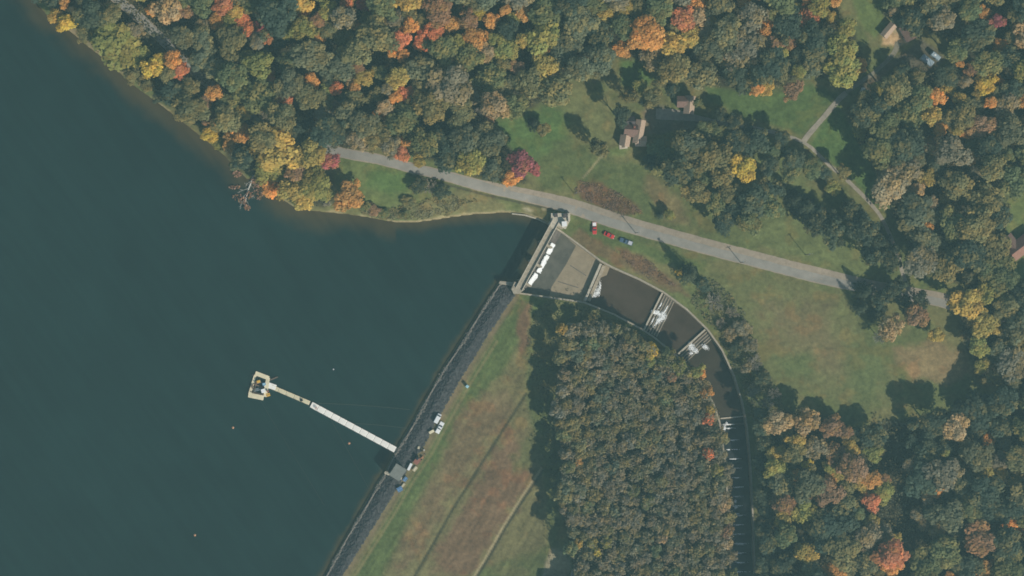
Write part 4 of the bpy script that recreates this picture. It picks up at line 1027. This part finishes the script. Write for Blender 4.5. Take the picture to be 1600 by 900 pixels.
def bare_crown(nm, nb=16):
    mb = MB(); rg = random.Random(nm)
    def grow(a, d, L, r, depth):
        b = a+d*L; mb.bar(a, b, r, r*.6, 4)
        if depth == 0: return
        for k in range(4 if depth > 1 else 5):
            q = (d+Vector((rg.uniform(-1, 1), rg.uniform(-1, 1), rg.uniform(-.35, .7)))*.75).normalized()
            grow(a.lerp(b, rg.uniform(.45, 1)), q, L*rg.uniform(.5, .75), r*.62, depth-1)
    for k in range(nb):
        t = 2*math.pi*k/nb+rg.uniform(-.3, .3); e = rg.uniform(.15, 1.1)
        grow(Vector((0, 0, -.7+.3*rg.random())), Vector((math.cos(t)*math.cos(e), math.sin(t)*math.cos(e), math.sin(e)*1.1)), rg.uniform(.35, .5), .03, 3)
    m = mb.mesh(nm); a = m.color_attributes.new('tone', 'FLOAT_COLOR', 'POINT')
    n = len(m.vertices); C = np.ones((n, 4), np.float32); C[:, 1] = .5; a.data.foreach_set('color', C.reshape(-1)); m.materials.append(leafmat); return m
def trunk_mesh(nm, m_):
    mb = MB(); rg = random.Random(nm)
    mb.bar((0, 0, -.06), (0, 0, .12), .030, .022, 7); mb.bar((0, 0, .12), (.01, 0, .62), .022, .012, 7)
    for k in range(6):
        t = k*1.1; z = rg.uniform(.34, .56); mb.bar((0, 0, z), (math.cos(t)*.17, math.sin(t)*.17, z+.22), .010, .004, 5)
    m = mb.mesh(nm); m.materials.append(m_); return m
CROWNS = {'broad': [broad_crown('crown_leaves', NR.integers(16, 26)) for _ in range(9)],
          'fine': [broad_crown('crown_leaves', 30, 60, .07, .26) for _ in range(3)],
          'young': [broad_crown('crown_leaves', NR.integers(8, 13), 90, .12, .42) for _ in range(7)],
          'conifer': [conifer_crown('crown_needles') for _ in range(3)],
          'bare': [bare_crown('crown_twigs'+str(i)) for i in range(3)]}
TRUNK = trunk_mesh('trunk', bark); 
PAL = {  # linear albedo of the leaves
    'green': (.130, .138, .056), 'grey-green': (.134, .134, .074), 'dark green': (.058, .074, .046), 'olive': (.178, .152, .062), 'yellow-green': (.24, .22, .06),
    'gold': (.38, .27, .07), 'yellow': (.46, .34, .06), 'orange': (.53, .27, .08), 'scarlet': (.53, .19, .085), 'crimson': (.34, .095, .10), 'russet': (.27, .15, .08),
    'grey-brown': (.205, .168, .105), 'grey': (.30, .27, .23), 'tan': (.34, .24, .13)}
COLNAME = {'green': 'green_tree', 'grey-green': 'green_tree', 'dark green': 'dark_tree', 'olive': 'olive_tree', 'yellow-green': 'yellowing_tree', 'gold': 'golden_tree', 'yellow': 'golden_tree', 'orange': 'orange_tree',
           'scarlet': 'red_tree', 'crimson': 'red_tree', 'russet': 'russet_tree', 'grey-brown': 'brown_tree', 'grey': 'bare_tree', 'tan': 'brown_tree'}
# u, v, radius, colour, [kind], [height m], [label]
T = []
def t(u, v, r, c, kind='broad', H=None, label=None): T.append([u, v, r, c, kind, H, label])
ACC = """348 6 15 scarlet;378 30 11 scarlet;340 32 11 orange;387 46 10 scarlet;405 42 9 crimson;417 60 8 scarlet;476 26 7 orange;445 153 10 scarlet;525 138 11 scarlet;554 136 7 orange;570 121 12 gold;
628 62 10 scarlet;660 62 12 scarlet;680 50 12 scarlet;655 72 7 orange;623 121 14 gold;635 146 11 scarlet;602 168 11 tan;590 180 9 orange;742 60 16 orange;750 20 10 yellow;790 15 8 orange;614 83 8 orange;498 57 8 orange;
512 15 15 yellow-green;541 1 11 scarlet;566 8 9 crimson;633 220 8 orange;655 253 9 gold;325 210 11 yellow;338 201 7 yellow;105 35 13 yellow;86 25 10 gold;100 4 8 orange;
236 106 16 yellow;248 94 9 yellow;236 15 7 orange;404 100 18 yellow-green;185 68 30 yellow-green;440 236 30 gold;487 238 22 gold;425 262 22 yellow-green;490 288 22 yellow-green;455 296 18 gold;472 310 15 gold;507 298 14 yellow-green;
410 218 20 olive;544 308 18 orange;947 20 11 gold;975 12 11 gold;1010 54 22 orange;992 64 11 orange;1068 30 15 scarlet;1077 60 16 gold;1095 2 12 orange;1112 32 8 gold;1160 1 10 orange;846 58 24 yellow-green;851 75 7 orange;873 46 6 orange;
1262 32 14 scarlet;1305 2 9 orange;1298 26 8 gold;1240 140 12 russet;1198 135 11 gold;1184 140 8 orange;1315 76 24 yellow-green;1318 114 19 yellow-green;1345 101 9 orange;1222 80 9 yellow-green;1560 32 10 crimson;
1541 130 15 yellow;1530 145 9 gold;1482 137 10 gold;1463 152 11 orange;1456 180 14 gold;1470 202 9 orange;1500 97 7 orange;1505 180 16 olive;1562 126 7 orange;1518 250 7 orange;1449 277 12 gold;1458 316 9 tan;1475 312 8 gold;
1262 33 9 orange;1105 612 9 orange;1107 655 9 scarlet;1111 640 7 gold;1107 708 8 scarlet;1244 741 8 orange;1262 726 7 yellow;1300 748 9 orange;1312 745 8 gold;1363 750 12 orange;1346 757 10 gold;1362 786 13 scarlet;1381 770 13 yellow-green;
1395 868 20 scarlet;1392 886 13 orange;1306 893 15 orange;1545 686 10 orange;1492 671 18 tan;1449 778 9 tan;1565 739 10 gold;1537 892 13 orange;1597 836 9 orange;1228 788 12 russet;1214 780 8 russet;1476 706 7 yellow-green;
1259 797 17 yellow-green;1320 785 16 olive;1245 690 12 gold;1330 700 12 gold;1240 712 14 olive;1275 700 16 grey-brown;1305 708 14 russet;1365 708 12 yellow-green;1260 822 7 gold;1120 735 9 yellow-green;1132 790 9 tan;1135 830 11 russet;1133 850 9 tan;1095 585 8 orange;1087 582 9 yellow-green;
1018 548 9 yellow;1016 562 8 yellow-green;1062 572 11 yellow-green;878 514 7 gold;905 722 5 orange;925 850 8 yellow-green;948 848 8 yellow-green;903 850 7 gold;933 862 6 yellow;1035 842 6 tan;1048 588 7 russet"""
for s in ACC.replace('\n', '').split(';'):
    a = s.split(); t(float(a[0]), float(a[1]), float(a[2])*1.17, a[3], 'broad' if not (865 < float(a[0]) < 1142 and float(a[1]) > 500) else 'young', None, None)
# single trees known by where they stand
t(516, 252, 15, 'crimson', label='pinkish crimson tree at the west tip of the lakeside lawn')
t(628, 240, 13, 'scarlet', label='vivid orange-red tree overhanging the road north of the lakeside lawn')
t(816, 256, 21, 'crimson', label='large crimson tree at the road bend, its lower side orange')
t(802, 276, 14, 'orange', label='orange tree tucked against the road below the large crimson one')
t(836, 266, 9, 'crimson', label='small crimson tree on the east flank of the large crimson one')
t(1165, 264, 19, 'yellow', label='bright golden tree among the dark trees south-east of the brown house')
t(1152, 246, 11, 'gold', label='smaller golden tree touching the bright golden one')
t(936, 230, 14, 'olive', 'fine', H=17, label='small olive tree on the lawn west of the brown house')
t(848, 203, 10, 'olive', H=7, label='small olive tree in the meadow left of the tall shadow')
t(972, 181, 15, 'dark green', 'broad', 14, 'dark leafy tree at the north-west corner of the brown house')
t(984, 150, 13, 'olive', 'fine', 14, 'olive tree on the lawn north of the brown house')
t(836, 192, 11, 'dark green', 'conifer', 10, 'short dark conifer beside the small meadow olive tree')
t(1062, 425, 6, 'yellow', H=5, label='small bright yellow tree between road and spillway')
t(1080, 428, 18, 'dark green', 'conifer', 15, 'broad dark conifer between road and spillway')
t(1098, 444, 13, 'dark green', H=8, label='dark bushy tree below the broad conifer by the spillway')
t(1046, 335, 9, 'yellow-green', H=5, label='yellowish shrub-like tree on the north road verge')
t(1033, 336, 6, 'dark green', 'conifer', 6, 'little dark conifer on the north road verge')
t(1530, 542, 15, 'yellow-green', label='yellow-green tree standing at the east tip of the meadow')
t(1534, 570, 12, 'yellow-green', label='lower yellow-green tree at the east tip of the meadow')
t(1465, 523, 11, 'gold', label='orange-gold tree on the north edge of the dry meadow')
t(1430, 493, 20, 'russet', label='large russet tree where road and meadow meet')
t(1392, 512, 20, 'tan', 'fine', label='thin tan tree reaching into the meadow below the road end')
t(1378, 526, 14, 'grey', 'bare', label='leafless grey tree at the meadow corner below the road end')
t(1118, 472, 18, 'grey', 'bare', 8, 'large leafless grey tree on the bank above the spillway')
t(1146, 488, 12, 'grey', 'bare', 7, 'leafless grey tree next to the largest bare one on the bank')
t(1200, 632, 15, 'grey', 'bare', 9, 'pale leafless tree at the south corner of the meadow')
t(747, 178, 12, 'grey', 'bare', 11, 'leafless grey tree at the forest edge above the crimson tree')
t(672, 292, 14, 'grey', 'bare', 6, 'leafless shrub-like tree between road and lake')
t(690, 300, 12, 'dark green', 'fine', 6, 'thin dark tree between road and lake')
t(655, 290, 14, 'dark green', 'fine', 7, 'dark tree at the east end of the lakeside lawn')
t(640, 318, 13, 'olive', 'fine', 5, 'low olive tree behind the shore east of the lawn')
t(583, 328, 9, 'russet', H=5, label='low russet tree at the shore below the lawn')
t(600, 333, 8, 'green', H=4, label='low green tree at the shore below the lawn')
t(634, 334, 8, 'green', H=4, label='low green tree by the pale beach strip')
t(570, 322, 9, 'green', H=6, label='green tree between the orange shore tree and the lawn')
t(512, 318, 8, 'grey', 'bare', 4, 'pale bare thicket at the shore beside the orange tree')
t(1300, 292, 13, 'yellow-green', label='yellowish tree in the hedge line along the house driveway')
t(1318, 270, 11, 'olive', label='olive tree on the north side of the driveway hedge line')
# groups round the houses and along the drive
grp = """1038 238 27 green;1078 226 24 grey-green;1112 244 26 olive;1058 268 22 dark green;1098 272 20 green;1128 276 20 olive;1020 252 16 dark green;1090 300 19 olive;1118 318 17 green;1140 300 16 olive;1150 328 24 dark green;1178 312 25 dark green;1205 300 20 dark green;1132 345 18 dark green;
1172 345 18 green;1085 250 14 dark green;1150 222 20 dark green;1182 224 21 dark green;1212 236 18 green;1240 248 16 dark green;1268 262 17 green;1236 272 14 green;1200 262 15 dark green;1222 215 12 dark green;1205 325 16 green;1120 205 15 green;1100 200 12 green;1128 178 11 dark green;
1148 190 13 dark green;1170 205 11 dark green;1020 150 14 olive;1050 140 12 dark green;1008 158 10 dark green;1035 128 12 olive;1000 135 10 yellow-green;1090 160 8 green;1288 270 11 dark green"""
for s in grp.replace('\n', '').split(';'):
    a = s.split(); t(float(a[0]), float(a[1]), float(a[2]), ' '.join(a[3:]), 'broad', 9 if (float(a[0]) < 1045 and float(a[1]) > 180) or (1085 < float(a[0]) < 1140 and 150 < float(a[1]) < 215) else None)
con = "1262 322 18;1280 345 21;1300 362 17;1246 310 12;1336 338 17;1350 362 21;1378 380 16;1392 402 16;1362 400 13;1310 345 12;1326 322 9;1370 372 9;1355 455 14;1375 470 15;1398 452 16;1350 480 12;1415 475 14;1440 470 14;1372 490 11"
for s in "1400 138 22 olive 19;1440 152 22 green 20;1480 118 18 dark green 19;1375 165 18 dark green 18;1495 82 18 green 17".split(';'):
    a = s.split(); t(float(a[0]), float(a[1]), float(a[2]), ' '.join(a[3:-1]), 'broad', float(a[-1]))
for i, s in enumerate(con.split(';')):
    a = s.split(); t(float(a[0]), float(a[1]), float(a[2])*(1.28 if i < 12 else 1.1), 'dark green', 'fine' if i % 3 else 'conifer', 14 if i < 12 else 11)
for s in "1160 512 15;1172 538 13;1182 566 13;1142 520 12;1192 592 12;1150 545 12;1128 505 11;1166 575 11;1178 608 13;1212 615 12".split(';'):
    a = s.split(); g_ = int(float(a[0])) % 3; t(float(a[0]), float(a[1]), float(a[2]), ['grey', 'dark green', 'grey-brown'][g_], 'bare' if g_ == 0 else 'fine', 6)
for s in "1192 668 14;1196 694 16;1191 722 14;1197 748 15;1192 776 14;1198 800 15;1193 828 14;1199 852 15;1194 880 15;1198 908 16;1188 646 10".split(';'):
    a = s.split(); t(float(a[0]), float(a[1]), float(a[2]), 'dark green', 'broad', 12)
ACCN = len(T)
# fill the woods
def fill(poly, n_dart, rmin, rmax, pal, kind, Hf, sep=.80, clip=None):
    us = [p[0] for p in poly]; vs2 = [p[1] for p in poly]; rg = random.Random(int(us[0]*7+n_dart))
    N = n_dart; U = np.array([rg.uniform(min(us), max(us)) for _ in range(N)]); V = np.array([rg.uniform(min(vs2), max(vs2)) for _ in range(N)])
    ok = ((sdf(poly, U, V)+(fbm(U, V, 22, 4)-.5)*22 < -rmin*.35) | ((sdf(poly, U, V) < 5) & (sdf(LAKE, U, V) > rmin*.35) & (U < 500) & (rmin < 14))) & (U > -35) & (U < 1655) & (V > -35) & (V < 950)
    for road in (ROADC[:5],):
        ok &= near(road, U, V)[0] > np.where(V < 85, rmin*.9+8, rmin*.4+4)
    names = [c for c, w in pal for _ in range(w)]
    for u, v in zip(U[ok], V[ok]):
        r = rmin+(rmax-rmin)*rg.random()**.9
        A = np.array([(q[0], q[1], q[2]) for q in T[max(0, 0):]])
        if ((np.hypot(A[:, 0]-u, A[:, 1]-v)) < (A[:, 2]+r)*sep).any(): continue
        if not (clip is None or clip(u, v, r)): continue
        T.append([u, v, r, rg.choice(names), kind, None, None])
mix = [('green', 8), ('grey-green', 7), ('dark green', 7), ('olive', 6), ('yellow-green', 2), ('grey-brown', 3), ('russet', 1), ('grey', 0), ('tan', 1), ('gold', 1)]
mixE = [('green', 7), ('grey-green', 6), ('dark green', 8), ('olive', 7), ('yellow-green', 2), ('grey-brown', 3), ('russet', 1), ('gold', 1), ('tan', 1)]
mixS = [('green', 4), ('grey-green', 4), ('dark green', 4), ('olive', 7), ('yellow-green', 3), ('grey-brown', 6), ('russet', 3), ('tan', 3), ('orange', 4), ('scarlet', 1), ('gold', 3)]
def roadclear(u, v, r): return near(ROADC[5:12], np.array([u]), np.array([v]))[0][0] > 8
fill(FOREST_NW, 2600, 18, 29, mix, 'broad', None, .72, roadclear); fill(FOREST_NE, 1600, 18, 29, mixE, 'broad', None, .72); fill(FOREST_SE, 1800, 18, 30, mixE, 'broad', None, .72)
fill(FOREST_NW, 4000, 10, 16, mixS, 'broad', None, .70, roadclear); fill(FOREST_NE, 2500, 10, 16, mixS, 'broad', None, .70); fill(FOREST_SE, 2500, 10, 16, mixS, 'broad', None, .70)
mixC = [('grey-brown', 15), ('olive', 8), ('grey-green', 6), ('green', 2)]
GAP = [(1402, 640), (1404, 700), (1408, 770), (1420, 850), (1428, 930)]
T[ACCN:] = [q for q in T[ACCN:] if near(GAP, np.array([q[0]]), np.array([q[1]]))[0][0] > 9+q[2]*.55]
for q in T[ACCN:]:
    if (1335 < q[0] < 1570 and 600 < q[1] < 692) or (1425 < q[0] < 1470 and 600 < q[1] < 760): q[3] = 'dark green'
    elif 1205 < q[0] < 1400 and 660 < q[1] < 790: q[3] = RNG.choice(['grey-brown', 'olive', 'yellow-green', 'gold', 'olive', 'grey-brown', 'tan', 'russet', 'grey-green'])
nC0 = len(T)
fill(WOOD_C, 7000, 9.2, 13.2, mixC, 'young', None, .70)
# ---- labels
def zone(u, v, k):
    if k == 'young' : return 'in the dense wood between dam and stream'
    if u < 300: return 'on the steep west shore beside the lake road' if v > 60 else 'at the north end of the west shore'
    if v < 360 and u < 540: return 'above the lake shore near the fallen tree' if v > 180 else 'in the north-west forest west of the lawn'
    if v < 300 and u < 780: return 'in the north forest above the lakeside lawn' if v > 110 else 'along the top of the north forest'
    if v < 170 and u < 1060: return 'in the north forest behind the meadow'
    if v < 160 and u < 1360: return 'in the forest north of the driveways'
    if v < 400 and u < 1160: return 'in the grove south-east of the brown house'
    if v < 300 and u < 1300: return 'in the hedge line along the house driveway'
    if v < 430 and u < 1412: return 'in the dark row between road and driveway'
    if v < 200: return 'in the north-east forest beside the caravans'
    if v < 500: return 'in the east forest left of the russet-roofed house' if v < 430 else 'in the trees around the east end of the road'
    if u < 1225 and v < 640: return 'on the rough bank above the spillway'
    if v < 620: return 'along the east tip of the meadow'
    if u < 1420: return 'in the south wood beside the stream' if v > 760 else 'at the south wood\'s sunny edge by the meadow'
    return 'in the south-east forest below the meadow' if v < 760 else 'in the south-east corner of the forest'
def sz(r, k): 
    if k == 'young': return 'slender' if r < 11 else 'fuller'
    return 'small' if r < 12.5 else 'mid-sized' if r < 19 else 'large'
# draft labels; then single out by neighbours
lab = []
for i, q in enumerate(T):
    u, v, r, c, k, H, L = q
    kd = {'conifer': 'conifer', 'bare': 'leafless tree'}.get(k, 'tree')
    lab.append(L or f"{sz(r, k)} {c} {kd} {zone(u, v, k)}")
from collections import Counter
cnt = Counter(lab)
BRIGHT = {'scarlet', 'crimson', 'yellow', 'orange', 'gold'}
uniq = [i for i in range(len(T)) if cnt[lab[i]] == 1]
XY = np.array([(q[0], q[1]) for q in T])
def brief(i):
    u, v, r, c, k, H, L = T[i]; return f"the {sz(r, k)} {c} one"
DIRS = ['right of', 'below and right of', 'below', 'below and left of', 'left of', 'above and left of', 'above', 'above and right of']
used = set(lab[i] for i in uniq)
cand = {}
for i in range(len(T)):
    if cnt[lab[i]] == 1: continue
    u, v, r, c, k, H, L = T[i]; d = np.hypot(*(XY-XY[i]).T); order = np.argsort(d)[1:9]
    for j in order:
        if d[j] > (r+T[j][2])*1.35: break
        if T[j][3] not in BRIGHT and T[j][3] != 'yellow-green': continue
        a = int(round(math.degrees(math.atan2(XY[i][1]-XY[j][1], XY[i][0]-XY[j][0]))/45)) % 8
        kd = {'conifer': 'conifer', 'bare': 'bare tree'}.get(k, 'tree')
        s = f"{sz(r, k)} {c} {kd} {DIRS[a]} a {T[j][3]} tree {zone(u, v, k)}"
        if len(s.split()) <= 16: cand.setdefault(s, []).append(i); 
cc = Counter()
for s, L in cand.items():
    if len(L) == 1 and s not in used:
        i = L[0]
        if cnt[lab[i]] > 1: 
            cnt[lab[i]] -= 1; lab[i] = s; cnt[s] = 1; used.add(s)
# ---- build
U = np.array([q[0] for q in T]); V = np.array([q[1] for q in T]); R = np.array([q[2] for q in T])*S
Hh = np.array([(q[5] if q[5] else ((18.0 if (q[0] < 905 or q[1] < 545) else 15.0) if q[4] == 'young' else 16 if q[4] == 'conifer' else 2.1*min(q[2]*S, 6.5)+3.0)) for q in T])
rg = random.Random(77)
Hh = Hh*np.array([(rg.uniform(.92, 1.06) if q[4] == 'young' else rg.uniform(.8, 1.24)) for q in T])
HZ = np.array([{'broad': .85, 'fine': 0, 'young': 1.3, 'conifer': 0, 'bare': .95}[q[4]] for q in T])*R
HZ = np.where(HZ == 0, Hh*.46, HZ); HZ = np.minimum(HZ, Hh*.46)
zg = height(U, V)
for _ in range(3):
    zc = zg+Hh-HZ*.6; k = (HC-zc)/HC
    X = NX+((U-800)*S-NX)*k; Y = NY+((450-V)*S-NY)*k; zg = ground_at(X, Y)
proto = {}
for i, q in enumerate(T):
    u, v, r, c, kd, H, L = q
    nm = 'conifer_tree' if kd == 'conifer' else 'bare_tree' if kd == 'bare' else 'young_tree' if (kd == 'young') else COLNAME[c]
    e = bpy.data.objects.new(nm, None); col.objects.link(e); e.empty_display_size = .5
    e.location = (X[i], Y[i], zg[i]-.1); e.rotation_euler = (0, 0, rg.uniform(0, 6.28))
    e['label'] = lab[i]; e['category'] = 'tree'
    if cnt[lab[i]] > 1: e['group'] = lab[i].replace(' tree ', ' trees ').replace(' conifer ', ' conifers ')
    else: e['group'] = {'young': 'trees of the dense wood by the stream'}.get(kd, 'trees '+zone(u, v, kd))
    me = CROWNS[kd][rg.randrange(len(CROWNS[kd]))]
    o = bpy.data.objects.new('crown', me); col.objects.link(o); o.parent = e
    rr = R[i]*(1.12 if kd not in ('conifer', 'bare') else 1.1); o.location = (0, 0, Hh[i]-HZ[i]); o.scale = (rr*rg.uniform(.86, 1.16), rr*rg.uniform(.86, 1.16), HZ[i])
    b = PAL[c] if kd != 'young' or c in BRIGHT else tuple(x*y for x, y in zip(PAL[c], (.95, .99, 1.12)))
    f = rg.uniform(.84, 1.2); w = rg.uniform(-.08, .08)
    o.color = (min(1, b[0]*f*(1+w)), min(1, b[1]*f), min(1, b[2]*f*(1-w)), 1)
    tr = bpy.data.objects.new('trunk', TRUNK); col.objects.link(tr); tr.parent = e; tr.scale = (Hh[i]*(.6 if kd == 'young' else .9), Hh[i]*(.6 if kd == 'young' else .9), Hh[i])
print('TREES', len(T), Counter(('conifer_tree' if q[4] == 'conifer' else 'bare_tree' if q[4] == 'bare' else 'young_tree' if q[4] == 'young' else COLNAME[q[3]]) for q in T), 'shared', sum(1 for l in lab if cnt[l] > 1))

# ------------------------------------------------------------------ undergrowth, brush and fallen tree
def scatter_leaves(name, polys, n, zlo, zhi, size, cols, label, cat, clump=None, seed=1):
    r = np.random.default_rng(seed); pts = []; cl = []
    tot = []
    for poly in polys:
        us = [p[0] for p in poly]; vs2 = [p[1] for p in poly]
        u = r.uniform(max(min(us), -40), min(max(us), 1650), n); v = r.uniform(max(min(vs2), -40), min(max(vs2), 950), n)
        dn = fbm(u, v, 26, 3); ok = (sdf(poly, u, v)+(dn-.5)*16 < 0) & (r.random(n) < sstep(.30, .55, fbm(u, v, 9, 6)))
        pts.append(np.stack([u[ok], v[ok]], 1))
    A = np.concatenate(pts); m = len(A); z = height(A[:, 0], A[:, 1]); bumps = fbm(A[:, 0], A[:, 1], 7, 2)
    zz = z+zlo+(zhi-zlo)*r.random(m)*bumps*1.6; k = (HC-zz)/HC
    Xx = NX+((A[:, 0]-800)*S-NX)*k; Yy = NY+((450-A[:, 1])*S-NY)*k
    me = leaf_mesh(name, np.stack([Xx, Yy, zz], 1), np.array([0, 0, 1.0])+r.normal(size=(m, 3))*.5, r.uniform(.6, 1.4, m)*size, (.55+.9*fbm(A[:, 0], A[:, 1], 5, 1, 2))*r.uniform(.8, 1.2, m), np.clip(fbm(A[:, 0], A[:, 1], 12, 5, 2)*1.6-.3, 0, 1))
    o = bpy.data.objects.new(name, me); col.objects.link(o); o.color = (*cols, 1); tag(o, label, cat, kind='stuff'); return o
scatter_leaves('undergrowth', [FOREST_NW], 80000, .1, 4.5, .42, (.095, .09, .05), 'low undergrowth between the trees of the north forest', 'undergrowth', seed=2)
scatter_leaves('undergrowth', [FOREST_NE, FOREST_SE], 42000, .1, 4.5, .42, (.092, .088, .05), 'low undergrowth between the trees of the eastern woods', 'undergrowth', seed=3)
scatter_leaves('undergrowth', [WOOD_C], 110000, 1, 19, .34, (.175, .150, .095), 'brown understorey of the dense wood by the stream', 'undergrowth', seed=4)
scatter_leaves('bank_brush', [[(1098, 430), (1135, 455), (1165, 490), (1190, 560), (1215, 610), (1230, 650), (1195, 690), (1180, 660), (1172, 640), (1160, 600), (1140, 550), (1120, 518), (1090, 488), (1075, 470)]], 16000, .05, 1.8, .34, (.14, .13, .07), 'rough brush on the bank above the spillway', 'brush', seed=5)
scatter_leaves('russet_brush', [[(903, 282), (945, 288), (985, 315), (1005, 332), (970, 336), (920, 318), (898, 300)], [(960, 388), (1005, 400), (1060, 448), (1030, 444), (985, 418)]], 4000, .03, .45, .24, (.185, .12, .085), 'russet brush along the road bank', 'brush', seed=6)
scatter_leaves('shore_brush', [[(560, 318), (600, 328), (650, 320), (700, 305), (745, 315), (700, 334), (650, 343), (600, 340), (565, 335)]], 6000, .05, 1.4, .30, (.18, .155, .08), 'scrubby brush along the shore east of the lawn', 'brush', seed=7)
scatter_leaves('shadow_leaves', [[(824, 480), (850, 472), (910, 480), (960, 492), (1005, 518), (1045, 552), (1000, 535), (930, 500), (885, 505), (868, 530), (868, 640), (880, 750), (890, 850), (880, 820), (855, 750), (838, 640), (826, 560)]], 16000, .05, .8, .30, (.07, .075, .045), 'dark leaves painting the shadow along the edge of the dense wood', 'brush', seed=8)  # dark leaf layer paints the wood's shadow band onto the grass
# fallen tree lying in the shallows
r_ = empty('fallen_tree', P(399, 266, .3)); tag(r_, 'bleached fallen tree lying in the shallow water off the shore', 'tree')
mb = MB(); line = [(399, 264), (396, 275), (391, 288), (387, 298), (384, 312), (382, 322)]; prev = None; rad = .55
for (u, v) in line:
    p = Vector(P(u, v, .35))
    if prev: mb.bar(prev, p, rad, rad*.82, 7); rad *= .82
    prev = p
child(mb, 'trunk', bark_pale, r_)
rg2 = random.Random(8)
for (u, v, a, L) in ((394, 281, 2.5, 12), (391, 288, .9, 9), (389, 294, 2.8, 13), (387, 299, .8, 12), (387, 300, 2.3, 16), (384, 312, 1.0, 8), (386, 304, 2.1, 20), (392, 284, .7, 8)):
    mb = MB()
    def br(u, v, a, L, r, dep, z=.4):
        u2, v2 = u+math.cos(a)*L, v+math.sin(a)*L; z2 = max(.1, z+rg2.uniform(-.5, .9)); mb.bar(P(u, v, z), P(u2, v2, z2), r*.7, r*.3, 5)
        if dep:
            for k in range(4): t_ = rg2.uniform(.3, .95); br(u+(u2-u)*t_, v+(v2-v)*t_, a+rg2.uniform(-.9, .9), L*rg2.uniform(.3, .5), r*.5, dep-1, z+(z2-z)*t_)
    br(u, v, a, L, .16, 2); child(mb, 'branch', bark_pale, r_)
pts = []
for (u, v, ru, rv, n) in ((371, 272, 7, 5, 70), (366, 292, 9, 3, 50), (378, 314, 7, 6, 60), (386, 325, 5, 5, 50), (398, 285, 8, 9, 60), (405, 300, 8, 12, 55), (372, 308, 9, 5, 50), (390, 305, 6, 6, 40)):
    for k in range(int(n*.75)):
        t_ = rg2.uniform(0, 6.28); q_ = math.sqrt(rg2.random()); pts.append(P(u+math.cos(t_)*ru*q_, v+math.sin(t_)*rv*q_, rg2.uniform(.15, 1.2)))
A = np.array(pts)-np.array(r_.location); m = len(A)
me = leaf_mesh('dead_leaves', A, np.array([0, 0, 1.0])+NR.normal(size=(m, 3))*.5, NR.uniform(.3, .6, m), NR.uniform(.7, 1.2, m), NR.uniform(.2, 1, m)); o = bpy.data.objects.new('dead_leaves', me); col.objects.link(o); o.parent = r_; o.color = (.29, .165, .12, 1)

# ------------------------------------------------------------------ the air
mb = MB(); e = 2600
mb.box((0, 0, (1020-70)/2), (e*2, e*2, 1020+70))
hz = bpy.data.materials.new('air'); hz.use_nodes = True; nt = hz.node_tree
for n_ in list(nt.nodes): nt.nodes.remove(n_)
out = nt.nodes.new('ShaderNodeOutputMaterial'); pv = nt.nodes.new('ShaderNodeVolumePrincipled'); pv.inputs['Density'].default_value = HAZE_DENSITY; pv.inputs['Color'].default_value = (*HAZE_COLOR, 1); pv.inputs['Anisotropy'].default_value = 0.0
nt.links.new(pv.outputs[0], out.inputs['Volume'])
o = mb.build('haze', hz); tag(o, kind='stuff')
